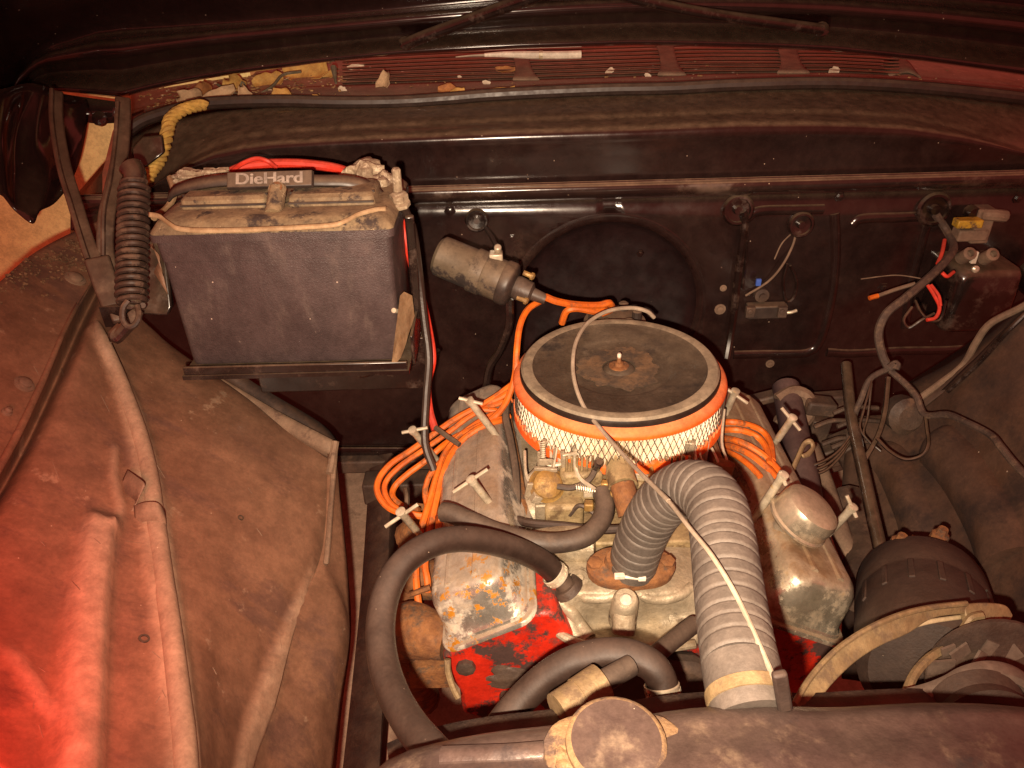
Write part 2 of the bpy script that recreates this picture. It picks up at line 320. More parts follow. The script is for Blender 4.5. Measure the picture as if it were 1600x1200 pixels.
M['rope'] = mat('yellow_rope', (0.52, 0.34, 0.075), (0.40, 0.25, 0.06), sc=90, rough=0.9, bump=0.6, bsc=300)
M['leaf1'] = mat('leaf_yellow', (0.52, 0.32, 0.09), (0.38, 0.2, 0.05), sc=60, rough=0.8, bump=0.5)
M['leaf2'] = mat('leaf_brown', (0.36, 0.15, 0.045), (0.24, 0.09, 0.03), sc=60, rough=0.8, bump=0.5)
M['leaf3'] = mat('leaf_tan', (0.46, 0.33, 0.19), (0.38, 0.26, 0.15), sc=60, rough=0.8, bump=0.5)
M['litter'] = mat('leaf_litter', (0.40, 0.26, 0.11), (0.20, 0.10, 0.045), sc=45, rough=.9, dirt=(0.5, 0.4, 0.27), dsc=40, dlo=.58, dhi=.62)
M['flake'] = mat('paint_flake', (0.66, 0.57, 0.44), (0.55, 0.46, 0.34), sc=60, rough=0.8)
M['twig'] = mat('twig_grey', (0.15, 0.13, 0.085), (0.10, 0.085, 0.05), rough=0.85)
M['white'] = mat('white_plastic', (0.72, 0.64, 0.52), (0.6, 0.52, 0.42), sc=30, rough=0.4)
M['cable'] = mat('cable_grey', (0.40, 0.335, 0.25), (0.33, 0.27, 0.2), sc=20, rough=0.45)
M['cream2'] = mat('cable_cream', (0.55, 0.42, 0.26), (0.45, 0.34, 0.2), sc=20, rough=0.5)
M['yellow'] = mat('yellow_fuse', (0.45, 0.29, 0.03), (0.34, 0.21, 0.02), rough=0.5, dirt=(.1,.06,.03), dsc=60)
M['blue'] = mat('blue_terminal', (0.06, 0.14, 0.55), rough=0.4)
M['teal'] = mat('green_wire', (0.07, 0.10, 0.085), rough=0.5)
M['coil'] = mat('coil_can', (0.095, 0.07, 0.048), (0.13, 0.10, 0.068), sc=25, rough=0.38, dirt=(0.025, 0.016, 0.013), dsc=28, dlo=0.5, dhi=0.58, dust=(0.2, 0.145, 0.09), dustamt=0.5)
M['dusty'] = mat('dusty_seam', (0.20, 0.135, 0.09), (0.14, 0.09, 0.06), sc=30, rough=0.85, bump=0.3)

# ------------------------------------------------------------------ setting
f = MB(); f.loft([[(-5, -3, .3), (5, -3, .3)], [(-5, 6, .3), (5, 6, .3)]], 6, 6)
build(f, 'floor', M['concrete'], kind='structure', orient=True)
g = MB(); a = P(-500, 100, 2.0); b_ = P(330, 100, 2.0)
g.box(Vector((-1.62, 1.72, 1.6)), 2.2, 0.08, 2.6)
build(g, 'garage_wall', M['cream'], label='cream garage wall seen through gaps beside the hood hinge', cat='wall')

# ------------------------------------------------------------------ firewall
YF = 1.26
us = [100, 230, 340, 450, 600, 800, 1000, 1200, 1400, 1520, 1640, 1780]
def vb(u): return 313.5 - 0.0265 * u
crease_pts = [(100, 400), (225, 300), (260, 268), (320, 230), (400, 208), (530, 199), (640, 194), (800, 187), (1000, 181), (1150, 174), (1300, 174), (1420, 182), (1500, 199), (1560, 217), (1620, 238), (1800, 320)]
top_pts = [(100, 330), (200, 215), (260, 188), (350, 172), (530, 162), (620, 160), (800, 152), (1000, 144), (1100, 140), (1300, 138), (1450, 147), (1600, 163), (1800, 200)]
def ip(pts, u):
    for (a, b), (c, d) in zip(pts, pts[1:]):
        if a <= u <= c: return b + (d - b) * (u - a) / (c - a)
    return pts[0][1] if u < pts[0][0] else pts[-1][1]
fw = thing('firewall', Vector((0.15, YF, 0.9)), 'black painted steel firewall with a dusty bead running across', 'firewall')
m = MB()
rows = []
u2 = [x for x in range(110, 1781, 45)]
rows.append([P(u, ip(top_pts, u) - 4, 1.37) for u in u2])
rows.append([P(u, ip(top_pts, u) * 0.6 + ip(crease_pts, u) * 0.4, 1.325) for u in u2])
rows.append([P(u, ip(crease_pts, u) - 5, 1.272) for u in u2])
rows.append([P(u, ip(crease_pts, u) + 4, 1.258) for u in u2])
def lerpv(u, k): return ip(crease_pts, u) * (1 - k) + (vb(u) - 2) * k
for k in (0.2, 0.5, 0.8, 0.93, 1.0): rows.append([PY(u, max(lerpv(u, k), ip(crease_pts, u) + 6 * k), YF - 0.025 + 0.012 * k) for u in u2])
m.loft(rows, 0, 3)
build(m, 'upper_panel', M['black'], fw, orient=True, solid=0.003, smooth=60)
m = MB(); rows = []
for dv, y in ((-6, 1.235), (-2, 1.232), (2, 1.222), (10, 1.220), (16, 1.224), (21, 1.238), (24, 1.262)):
    rows.append([PY(u, vb(u) + dv, y) for u in u2])
m.loft(rows, 0, 3)
build(m, 'bead', M['beadblack'], fw, orient=True, solid=0.003, smooth=60)
m = MB(); rows = []
vs_ = [322] + [340 + 8 * i for i in range(45)] + [700]
for v in vs_:
    rows.append([PY(u, (vb(u) + 19) if v == 322 else v, YF) for u in range(110, 1781, 10)])
m.loft(rows, 0, 0)
c0 = PY(946, 484, YF)
def _in(i):
    q = m.v[i]; return (Vector((q.x, q.z)) - Vector((c0.x, c0.z))).length < .166
m.f = [f_ for f_ in m.f if not any(_in(i) for i in f_)]
FWB = m.bvh()
build(m, 'lower_panel', M['black'], fw, orient=True, solid=0.003, smooth=60)
m = MB(); m.lathe([(.183, -.0002), (.181, -.0006), (.172, -.0006), (.169, .0005), (.166, .003)], c0, (0, 1, 0), 80, caps=False)
build(m, 'recess_rim', M['black'], fw, orient=True, smooth=60)
m = MB(); m.lathe([(.1662, .0028), (.161, .012), (.150, .022), (.12, .030), (.06, .032), (.001, .032)], c0, (0, 1, 0), 80, caps=False)
build(m, 'round_recess', M['clean'], fw, orient=True, smooth=60)  # sunken disc, coloured darker than the panel around it
# toe board going back under the cab
m = MB(); m.loft([[PY(u, 699, YF) for u in range(110, 1781, 120)], [PY(u, 699, YF) + Vector((0, 0.10, -0.10)) for u in range(110, 1781, 120)], [PY(u, 699, YF) + Vector((0, 0.5, -0.14)) for u in range(110, 1781, 120)]], 0, 3)
build(m, 'toe_board', M['black'], fw, orient=True, solid=0.003)
def FW(u, v, off=0.0): return PY(u, v, YF - off)
for pts in ([(1302, 332), (1304, 400), (1296, 470), (1280, 530), (1262, 548), (1230, 551), (1190, 551), (1145, 552)],
            [(1330, 350), (1345, 340), (1400, 338), (1440, 336)],
            [(1290, 548), (1330, 550), (1400, 546), (1470, 545), (1530, 541)],
            [(1445, 350), (1432, 400), (1420, 450), (1412, 510)],
            [(1165, 340), (1185, 328), (1240, 326), (1285, 325)]):
    m = MB(); m.tube([FW(u, v, -0.006) for u, v in pts], 0.011, n=12, sub=6)
    build(m, 'stamped_rib', M['black'], fw)
def bolt(u, v, r=0.006, h=0.005, mt='black', par=None, n=6, name='bolt'):
    m = MB(); c = FW(u, v); m.lathe([(r * 1.7, 0), (r * 1.7, h * 0.3), (r, h * 0.32), (r, h), (r * 0.7, h * 1.15)], c, (0, -1, 0), n=12 if n > 6 else 6)
    return build(m, name, M[mt], par or fw, smooth=30)
for u, v, r in ((703, 330, .006), (655, 545, .006), (1312, 307, .005), (1230, 640, .005), (1000, 396, .004), (1380, 450, .006), (1590, 310, .005), (800, 372, .004)): bolt(u, v, r)
for u, v, r, mt in ((485, 597, .013, 'dusty'), (637, 591, .012, 'dusty'), (1125, 483, .010, 'dusty'), (1203, 568, .008, 'dusty'), (1130, 450, .006, 'dusty')):
    bolt(u, v, r * .62, .004, mt, n=12, name='plug')
m = MB(); m.lathe([(0.011, 0), (0.011, 0.0012), (0.009, 0.0016)], FW(590, 588, 0.003), (0, -1, 0.25), n=14)
build(m, 'sticker', M['white'], fw)
# grommets
def grommet(u, v, r, label):
    m = MB(); c = FW(u, v); ax = Vector((0, -1, 0.1))
    m.lathe([(r * 1.1, 0), (r * 1.15, 0.006), (r * 1.0, 0.010), (r * 0.85, 0.010), (r * 0.8, 0.006), (r * 0.35, 0.005), (r * 0.3, 0.012), (r * 0.05, 0.012)], c, ax, n=24)
    build(m, 'grommet', M['gloss'], fw, label=label)
grommet(745, 343, 0.018, 'grommet above the ignition coil'); grommet(1152, 327, 0.024, 'open grommet with a loom running down'); grommet(1250, 350, 0.020, None); grommet(1457, 326, 0.026, 'large smooth grommet at far right')
# terminal block on firewall
tb = thing('terminal_block', FW(1195, 500), 'small dark terminal block with a blue tab on the firewall', 'terminal block')
m = MB(); c = FW(1197, 485, 0.012); m.box(c, 0.072, 0.022, 0.026); build(m, 'body', M['plastic'], tb, bevel=0.003)
for u in (1172, 1222):
    m = MB(); m.box(FW(u, 487, 0.027), 0.016, 0.01, 0.02); m.lathe([(0.005, 0), (0.005, 0.004)], FW(u, 487, 0.031), (0, -1, 0), 8); build(m, 'clamp', M['grease'], tb, bevel=0.001)
m = MB(); m.lathe([(0.013, 0), (0.013, 0.012), (0.006, 0.013), (0.006, 0.018)], FW(1188, 458, 0.0), (0, -1, 0), 14); build(m, 'stud', M['grease'], tb)
m = MB(); m.box(FW(1185, 441, 0.016), 0.009, 0.006, 0.013); build(m, 'tab', M['blue'], tb, bevel=0.001)
m = MB(); m.tube([FW(1222, 488, .02), FW(1235, 488, .024), FW(1245, 485, .024)], 0.003, 8); build(m, 'spade', M['steel'], tb)

# ------------------------------------------------------------------ weather strip + cowl
strip = [(196, 210), (230, 188), (300, 168), (350, 162), (440, 158), (530, 158), (620, 156), (700, 153), (760, 151), (850, 147), (950, 141), (1050, 136), (1150, 134), (1300, 132), (1450, 140), (1600, 156), (1750, 176)]
wig = [0, 0, 0, 0, 2, 4, 5, 3, 0, -1, 1, 4, 1, 0, 0, 0, 0]
m = MB(); m.tube([P(u, v + w - 2, 1.34) for (u, v), w in zip(strip, wig)], 0.0105, n=10, sub=8)
build(m, 'weather_strip', M['strip'], label='black rubber weather strip along the front edge of the cowl', cat='weather strip')
cw = thing('cowl_vent', P(900, 130, 1.4), 'dusty red brown cowl panel with long louvre slots under the hood', 'cowl')
front = [(205, 192), (260, 176), (340, 160), (450, 155), (530, 153), (700, 150), (900, 140), (1100, 131), (1300, 128), (1450, 136), (1600, 152), (1750, 172)]
lip2 = [(205, 170), (260, 158), (340, 143), (450, 135), (530, 132), (700, 127), (900, 121), (1100, 114), (1300, 112), (1450, 119), (1600, 134), (1750, 155)]
back = [(205, 125), (260, 118), (340, 105), (450, 92), (530, 85), (700, 76), (900, 70), (1100, 64), (1300, 66), (1450, 74), (1600, 92), (1750, 115)]
uc = [205 + i * 35 for i in range(45)]
m = MB(); m.loft([[P(u, ip(front, u) + 5, 1.36) for u in uc], [P(u, ip(front, u), 1.365) for u in uc], [P(u, ip(lip2, u) + 3, 1.455) for u in uc], [P(u, ip(lip2, u), 1.475) for u in uc], [P(u, (ip(lip2, u) + ip(back, u)) / 2, 1.58) for u in uc], [P(u, ip(back, u) - 12, 1.75) for u in uc]], 0, 3)
CWB = m.bvh()
build(m, 'panel', M['cowl'], cw, orient=True, solid=0.003, smooth=60)
for k in range(8):
    m = MB(); fr = (k + 0.5) / 8.6
    ul = [535 + i * 30 for i in range(30)]
    def vk(u, o=0): return ip(lip2, u) * (1 - fr) + (ip(back, u)) * fr + o
    def dk(): return 1.475 + fr * 0.19
    m.loft([[P(u, vk(u, 1.6), dk() - 0.012) for u in ul], [P(u, vk(u, -1.2), dk() - 0.018) for u in ul], [P(u, vk(u, -1.8), dk() - 0.008) for u in ul]], 0, 0)
    build(m, 'slat', M['slat'], cw, orient=True, solid=0.004)
for u, w in ((822, 13), (1050, 14), (1240, 16)):
    m = MB(); rows_ = []
    for fr, e in ((0.0, 1.6), (0.3, 1.0), (0.7, .9), (1.0, 1.0)):
        rows_.append([P(u + s * w * e - fr * 12, ip(lip2, u) * (1 - fr) + ip(back, u) * fr, 1.475 + fr * 0.19 - 0.022) for s in (-1, 0, 1)])
    m.loft(rows_, 3, 3); build(m, 'strap', M['dusty'], cw, orient=True, solid=0.003)
m = MB(); m.loft([[P(1390, 118, 1.46), P(1420, 112, 1.48), P(1440, 122, 1.45)], [P(1375, 96, 1.57), P(1405, 86, 1.6), P(1422, 98, 1.55)]], 3, 3)
build(m, 'torn_flap', M['dusty'], cw, orient=True, solid=0.002)
m = MB(); m.loft([[P(206, 190, 1.34), P(222, 184, 1.34)], [P(206, 178, 1.37), P(224, 172, 1.37)]], 2, 2)
build(m, 'red_patch', M['redpaint'], cw, orient=True, solid=0.002)

def drop(b, u, v, off=0.0):
    r = ray(u, v); h = b.ray_cast(CAM, r.normalized())
    if h[0] is None: return None
    return h[0] - r.normalized() * off
def leaf(u, v, sz, mt, ang, asp, label, cat, name, group, curl=0.4):
    c = drop(CWB, u, v, 0.012)
    if c is None: c = P(u, v, 1.45)
    n = Vector((random.uniform(-.3, .3), -0.75, 0.75)).normalized(); fm = frame(n) @ Matrix.Rotation(R(ang), 3, 'Z')
    rows_ = []
    nseg = 6
    for i in range(nseg + 1):
        t = i / nseg; w = math.sin(math.pi * (0.08 + 0.86 * t)) ** 0.7 * (1 + random.uniform(-.25, .25))
        rows_.append([c + fm @ Vector((sz * asp * w * s * 0.5, sz * (t - .5), curl * sz * (abs(s) ** 2 * .35 + (t - .5) ** 2 * random.uniform(.3, 1.3)))) for s in (-1, -.5, 0, .5, 1)])
    m = MB(); m.loft(rows_, 2, 2)
    build(m, name, M[mt], label=label, cat=cat, group=group, orient=True, solid=0.0006, smooth=50)
LG = 'dead leaves caught on the cowl'
for a in ((438, 103, .045, 'leaf2', 70, .7, 'orange brown dead leaf stuck under the hood edge'),
          (420, 130, .060, 'leaf1', 100, .6, 'large yellow dead leaf on the left of the cowl'),
          (480, 118, .090, 'leaf1', 95, .5, 'long wrinkled yellow leaf on the left of the cowl'),
          (370, 140, .055, 'leaf1', 50, .8, 'curled yellow leaf above the yellow rope'),
          (345, 152, .060, 'leaf3', 110, .5, 'pale tan leaf lying above the rope bend'),
          (300, 158, .055, 'leaf3', 80, .7, 'dull tan leaf nearest the hood hinge'),
          (320, 150, .050, 'leaf2', 20, .7, 'brown leaf among the tan leaves near the hinge'),
          (440, 152, .035, 'leaf1', 60, 1., 'small ochre leaf below the long yellow leaf'),
          (493, 155, .018, 'leaf1', 60, 1., 'tiny yellow leaf scrap on the cowl lip'),
          (383, 152, .040, 'leaf3', 10, .6, 'pointed pinkish tan leaf beside the green twig'),
          (600, 133, .050, 'leaf3', 175, .5, 'upright pale tan leaf on the cowl lip'),
          (698, 143, .032, 'leaf2', 80, .9, 'rust orange leaf on the middle of the cowl lip'),
          (715, 146, .028, 'leaf1', 100, .6, 'yellow leaf touching the rust orange leaf'),
          (780, 144, .055, 'leaf1', 92, .12, 'thin yellow leaf sliver along the cowl lip'),
          (790, 111, .040, 'leaf2', 90, .4, 'faded brown leaf lying on the louvre slats'),
          (516, 118, .030, 'leaf1', 120, .6, 'folded yellow leaf at the right end of the pile')):
    leaf(*a, 'leaf', 'dead_leaf', LG)
FG = 'pale paint flakes on the cowl'
for a in ((556, 105, .036, 'flake', 95, .4, 'largest cream paint flake left of the pen'),
          (535, 140, .016, 'flake', 40, .8, 'round white flake at the left of the cowl lip'),
          (760, 129, .016, 'flake', 80, .6, 'white flake on the cowl lip below the pen'),
          (718, 120, .008, 'flake', 80, .7, 'very small white flake below the pen tip'),
          (952, 112, .024, 'flake', 120, .5, 'cream flake right of the pen on the slats'),
          (1012, 118, .013, 'flake', 60, .8, 'white flake beside the middle louvre strap'),
          (1303, 111, .026, 'flake', 110, .6, 'cream flake on the right half of the cowl'),
          (870, 140, .018, 'flake', 90, .3, 'thin white flake on the weather strip')):
    leaf(*a, 'flake', 'paint_flake', FG, curl=.15)
m = MB(); m.tube(pp([(340, 132, 1.47), (372, 148, 1.44), (395, 152, 1.43), (425, 135, 1.45), (442, 117, 1.47), (470, 112, 1.49)]), 0.0028, 6, 4)
m.tube(pp([(376, 148, 1.44), (378, 128, 1.44), (390, 145, 1.44)]), 0.0018, 6, 4); m.tube(pp([(366, 158, 1.42), (378, 143, 1.42)]), [0.006, 0.001], 6, 3)
build(m, 'twig', M['twig'], label='grey green twig tangled in the leaves on the cowl', cat='twig')
m = MB(); m.tube(pp([(521, 105, 1.46), (523, 118, 1.45), (525, 130, 1.44)]), [0.006, 0.002], 6, 3); build(m, 'twig', M['twig'], label='short dark stub of twig at the end of the leaf pile', cat='twig')
m = MB()
for i in range(520):
    u = random.choice((random.gauss(400, 80), random.uniform(215, 560), random.uniform(215, 1500))); t_ = random.random()
    v = ip(front, u) - 2 + (ip(back, u) + 8 - ip(front, u)) * t_ * (.95 if u < 560 else .6)
    c = drop(CWB, u, v, random.uniform(0.001, .012))
    if c is None: continue
    s_ = random.uniform(.0012, .0045) * (1.3 if u < 540 else .8); m.box(c, s_ * random.uniform(1, 3), s_, s_ * .4, Matrix.Rotation(random.random() * 6, 3, 'Z') @ Matrix.Rotation(random.random(), 3, 'X'), .6, .6)
build(m, 'leaf_litter', M['litter'], label='fine leaf crumbs and grit scattered over the cowl', cat='litter', kind='stuff')
pn = thing('brush_pen', P(830, 86, 1.5), 'slim white pen lying on the cowl slats', 'pen')
m = MB(); m.tube(pp([(757, 86, 1.50), (790, 85, 1.5), (840, 86, 1.5), (880, 86, 1.5), (908, 85, 1.5)]), 0, 10, 4, fn=lambda k: 0.0035 + 0.004 * min(1, k * 2.2)); build(m, 'barrel', M['white'], pn)
m = MB(); m.tube(pp([(712, 89, 1.5), (735, 87, 1.5), (757, 86, 1.5)]), [0.001, 0.0025], 8, 3); build(m, 'tip', M['cable'], pn)
m = MB(); m.tube(pp([(842, 86, 1.5), (848, 86, 1.5)]), 0.0085, 10, 2); build(m, 'ring', M['steel'], pn)
# rope
rp = [(318, 163), (300, 167), (280, 175), (266, 188), (262, 205), (256, 230), (248, 252), (238, 265), (228, 282)]
base = cr([P(u, v, 1.26 - 0.006 * i) for i, (u, v) in enumerate(rp)], 12)
m = MB()
for s in range(3):
    pts = []
    for i, c in enumerate(base):
        a = i * 0.42 + s * 2.094
        pts.append(c + CM @ Vector((math.cos(a) * 0.0055, math.sin(a) * 0.0055 * .5, math.sin(a) * .0055)))
    m.tube(pts, 0.0052, 7, 0)
build(m, 'rope', M['rope'], label='yellow twisted rope hanging from the cowl behind the hinge spring', cat='rope')

# ------------------------------------------------------------------ hood
hd = thing('hood', P(800, 60, 1.45), 'raised black hood with a rolled inner lip and braces', 'hood')
hb = [(-60, 300), (20, 175), (60, 145), (95, 143), (190, 152), (250, 136), (340, 119), (500, 98), (620, 86), (800, 76), (1000, 70), (1200, 75), (1300, 80), (1450, 96), (1600, 117), (1800, 150)]
ht = [(-60, 260), (10, 150), (35, 105), (70, 80), (150, 60), (300, 47), (500, 30), (700, 12), (850, 0), (1000, -8), (1200, -8), (1300, -5), (1450, 5), (1600, 20), (1800, 50)]
uh = [-60, -20, 10, 30, 45, 60, 75, 95, 120, 150, 190, 230] + [270 + i * 45 for i in range(34)]
m = MB(); rows = []
for k, d in ((-3.0, 0.98), (-1.2, 1.22), (-0.25, 1.385), (-0.04, 1.40), (0.03, 1.372), (0.12, 1.36), (0.30, 1.368), (0.42, 1.40), (0.55, 1.425), (0.70, 1.405), (0.86, 1.385), (0.95, 1.385), (1.0, 1.40), (1.01, 1.44)):
    rows.append([P(u if k > -0.5 else u - 30, ip(ht, u) + (ip(hb, u) - ip(ht, u)) * k if k > -0.5 else ip(ht, u) + 90 * k, d) for u in uh])
m.loft(rows, 0, 3)
build(m, 'inner_panel', M['hoodblack'], hd, orient=True, smooth=70)
m = MB(); m.tube(pp([(632, 70, 1.37), (660, 58, 1.355), (720, 36, 1.33), (790, 10, 1.29), (850, -12, 1.26), (900, -40, 1.23)]), 0.0105, 12, 6)
m.lathe([(0.011, 0), (0.012, 0.006), (0.008, 0.009)], P(634, 69, 1.375), CM @ Vector((0, 0, 1)), 12); build(m, 'brace', M['gloss'], hd)
m = MB(); m.tube(pp([(930, -25, 1.27), (985, -5, 1.29), (1060, 13, 1.31), (1130, 25, 1.33), (1210, 36, 1.345), (1285, 46, 1.36)]), 0.0095, 12, 6)
m.lathe([(0.013, 0), (0.013, 0.006), (0.008, 0.009)], P(1283, 47, 1.37), CM @ Vector((0, 0, 1)), 12); build(m, 'brace', M['gloss'], hd)
# side skirt at far left
m = MB(); rows = [
    pp([(-60, 150, 1.15), (-60, 230, 1.15), (-60, 290, 1.15), (-40, 312, 1.15)]),
    pp([(0, 140, 1.2), (0, 220, 1.19), (0, 275, 1.18), (0, 302, 1.17)]),
    pp([(45, 130, 1.27), (25, 200, 1.255), (20, 280, 1.215), (25, 328, 1.19)]),
    pp([(70, 135, 1.30), (55, 200, 1.28), (45, 265, 1.25), (52, 348, 1.20)]),
    pp([(90, 145, 1.33), (80, 210, 1.32), (75, 290, 1.265), (62, 330, 1.22)]),
    pp([(110, 150, 1.37), (108, 220, 1.35), (95, 285, 1.30), (85, 318, 1.26)]),
    pp([(140, 155, 1.42), (137, 192, 1.40), (125, 250, 1.36), (108, 292, 1.31)])]
m.loft(rows, 5, 4); build(m, 'side_skirt', M['hoodblack'], hd, orient=True, solid=0.003, smooth=60)
m = MB(); m.loft([pp([(60, 140, 1.40), (120, 150, 1.41), (192, 160, 1.42)]), pp([(90, 175, 1.42), (140, 192, 1.42), (186, 192, 1.43)])], 4, 2); m.lathe([(0.010, 0), (0.011, 0.006), (0.006, 0.008)], P(158, 187, 1.405), CM @ Vector((0, 0, 1)), 12)
build(m, 'corner_gusset', M['hoodblack'], hd, orient=True, solid=0.003)

# ------------------------------------------------------------------ hood hinge + spring
hg = thing('hinge', P(180, 480, 1.02), 'dark curved hood hinge arms beside the battery', 'hinge')
def bar(pts, w, th, name, par, mt='arm'):
    q = cr(pp(pts), 6); rows_ = [[], []]
    for i, c in enumerate(q):
        t = (q[min(i + 1, len(q) - 1)] - q[max(i - 1, 0)]).normalized(); side = t.cross((CAM - c).normalized()).normalized()
        rows_[0].append(c - side * w / 2); rows_[1].append(c + side * w / 2)
    m = MB(); m.loft(rows_, 0, 0); return build(m, name, M[mt], par, orient=True, solid=th, bevel=min(w, th) * .25)
bar([(88, 140, 1.20), (88, 190, 1.17), (100, 260, 1.12), (118, 320, 1.08), (137, 380, 1.05), (165, 440, 1.03), (188, 500, 1.02)], 0.020, 0.012, 'arm', hg)
m = MB(); m.tube(pp([(81, 140, 1.185), (81, 190, 1.155), (92, 260, 1.105), (110, 320, 1.065), (130, 385, 1.035), (137, 405, 1.03)]), 0.0038, 8, 6); build(m, 'flange', M['arm'], hg)
bar([(192, 150, 1.18), (192, 190, 1.16), (188, 240, 1.13), (175, 300, 1.09), (166, 345, 1.06), (166, 400, 1.05), (184, 470, 1.03)], 0.022, 0.012, 'arm', hg)
m = MB(); m.tube(pp([(184, 160, 1.16), (180, 220, 1.13), (172, 280, 1.08), (162, 330, 1.05), (161, 400, 1.04)]), 0.0035, 8, 6); build(m, 'flange', M['arm'], hg)
bar([(150, 400, 1.03), (162, 435, 1.025), (180, 480, 1.02)], 0.032, 0.016, 'link', hg)
m = MB(); m.prism(pp([(232, 362, 1.05), (258, 395, 1.05), (268, 480, 1.05), (262, 494, 1.05), (225, 492, 1.05), (200, 470, 1.05), (205, 380, 1.05)]), Vector((0, 0.012, 0))); build(m, 'base_plate', M['gloss'], hg, bevel=0.003)
m = MB(); m.loft([pp([(232, 385, 1.043), (250, 400, 1.043), (240, 425, 1.043)]), pp([(238, 380, 1.043), (252, 420, 1.043), (262, 460, 1.043)])], 3, 2); build(m, 'worn_patch', M['fender'], hg, orient=True, solid=0.002)
m = MB(); m.tube(pp([(192, 512, 1.005), (180, 524, 1.0), (184, 526, 1.0), (205, 503, 1.0)]), 0.009, 10, 4); m.box(P(182, 490, 1.03), .03, .02, .03); build(m, 'spring_tab', M['gloss'], hg, bevel=0.002)
m = MB(); m.prism(pp([(205, 232, 1.2), (222, 215, 1.2), (252, 212, 1.2), (256, 240, 1.2), (228, 262, 1.2), (207, 255, 1.2)]), Vector((0, .01, 0))); build(m, 'bracket', M['gloss'], hg, bevel=0.003)
m = MB(); m.prism(pp([(160, 270, 1.18), (176, 205, 1.20), (182, 195, 1.2), (180, 330, 1.15), (160, 330, 1.15)]), Vector((0, .01, 0))); build(m, 'red_strip', M['redpaint'], hg)
sp = thing('coil_spring', P(208, 480, 0.98), 'coiled brown steel hinge spring left of the battery', 'spring')
A = P(210, 285, 1.015); B = P(205, 478, 0.985); ax = (B - A).normalized(); fr_ = frame(ax)
turns = 19; pts = []
for i in range(turns * 16 + 1):
    t = i / (turns * 16); a = 2 * math.pi * turns * t; r_ = 0.0168 if 0.04 < t < 0.96 else 0.0145
    pts.append(A.lerp(B, t) + fr_ @ Vector((r_ * math.cos(a), r_ * math.sin(a), 0)))
m = MB(); m.tube(pts, 0.0038, 8, 0); build(m, 'coil', M['spring'], sp)
m = MB(); m.tube([A + ax * .002, A - ax * 0.012, P(205, 262, 1.02)], [0.0135, 0.016], 14, 3); build(m, 'end_plug', M['gloss'], sp)
m = MB(); m.tube(pp([(200, 470, .965), (192, 482, .962), (192, 500, .962), (200, 510, .963), (210, 508, .965), (217, 495, .967), (215, 478, .975)]), 0.0038, 8, 5); build(m, 'hook', M['spring'], sp)
m = MB(); m.prism(pp([(198, 490, .975), (206, 484, .975), (222, 492, .975), (216, 508, .975), (204, 508, .975)]), Vector((0, .006, 0))); build(m, 'tongue', M['arm'], sp, bevel=.001)

# ------------------------------------------------------------------ inner fender, left
lf = thing('inner_fender', P(250, 900, .9), 'dusty brown inner fender on the left below the battery', 'fender', 'inner fender panels')
rows = [pp([(175, 335, 1.30), (70, 385, 1.16), (0, 440, 1.03), (-120, 560, .86), (-200, 720, .72), (-260, 900, .60)]),
        pp([(170, 385, 1.26), (108, 480, 1.09), (58, 590, .965), (5, 690, .86), (-90, 850, .72), (-180, 1020, .60)]),
        pp([(172, 398, 1.25), (115, 490, 1.085), (64, 600, .958), (12, 705, .852), (-82, 870, .715), (-170, 1040, .59)]),
        pp([(176, 408, 1.29), (130, 498, 1.145), (80, 610, 1.02), (26, 722, .91), (-70, 890, .76), (-160, 1060, .63)]),
        pp([(180, 420, 1.26), (145, 510, 1.09), (95, 628, .965), (42, 745, .858), (-50, 920, .715), (-150, 1090, .59)]),
        pp([(195, 455, 1.25), (180, 560, 1.10), (160, 690, .97), (140, 820, .86), (115, 980, .74), (90, 1250, .585)]),
        pp([(215, 490, 1.25), (235, 590, 1.13), (260, 730, 1.01), (275, 880, .88), (285, 1020, .775), (290, 1250, .635)]),
        pp([(240, 515, 1.26), (320, 610, 1.17), (370, 730, 1.08), (375, 870, .97), (355, 1040, .83), (335, 1250, .685)]),
        pp([(265, 540, 1.27), (400, 635, 1.22), (470, 735, 1.16), (465, 870, 1.04), (410, 1040, .89), (365, 1250, .74)]),
        pp([(290, 562, 1.28), (430, 665, 1.245), (512, 710, 1.22), (505, 865, 1.10), (455, 980, .97), (385, 1250, .78)])]
m = MB(); m.loft(rows, 8, 4); B0 = m.bvh()
def drop0(u, v):
    r = ray(u, v).normalized(); h = B0.ray_cast(CAM, r); return h[0]
SW = []
for pts, w_, h_ in (([(163, 800), (152, 840), (140, 930), (132, 1020), (126, 1110), (120, 1180), (116, 1230)], .0175, .016), ([(500, 880), (478, 930), (452, 990), (430, 1050), (407, 1110), (385, 1170), (372, 1225)], .017, .008),
        ([(0, 1000), (40, 1050), (75, 1110), (105, 1150), (118, 1190)], .007, .003), ([(180, 690), (177, 740), (186, 790), (178, 830)], .006, .004), ([(222, 830), (228, 880), (238, 925)], .006, .003),
        ([(150, 505), (160, 540), (188, 600), (212, 670), (228, 740), (240, 810), (252, 900), (264, 990), (277, 1090), (286, 1160), (290, 1230)], .016, .006)):
    q = [drop0(*p) for p in pts]; q = cr([x for x in q if x], 12); SW.append((q, w_, h_))
m = MB(); m.loft(rows, 26, 16)
from mathutils.kdtree import KDTree
kds = []
for q, w_, h_ in SW:
    kd = KDTree(len(q)); [kd.insert(p, i) for i, p in enumerate(q)]; kd.balance(); kds.append((kd, len(q), w_, h_))
BEAD_LIT = []  # mask for bead tops coloured lighter, as if catching the flash
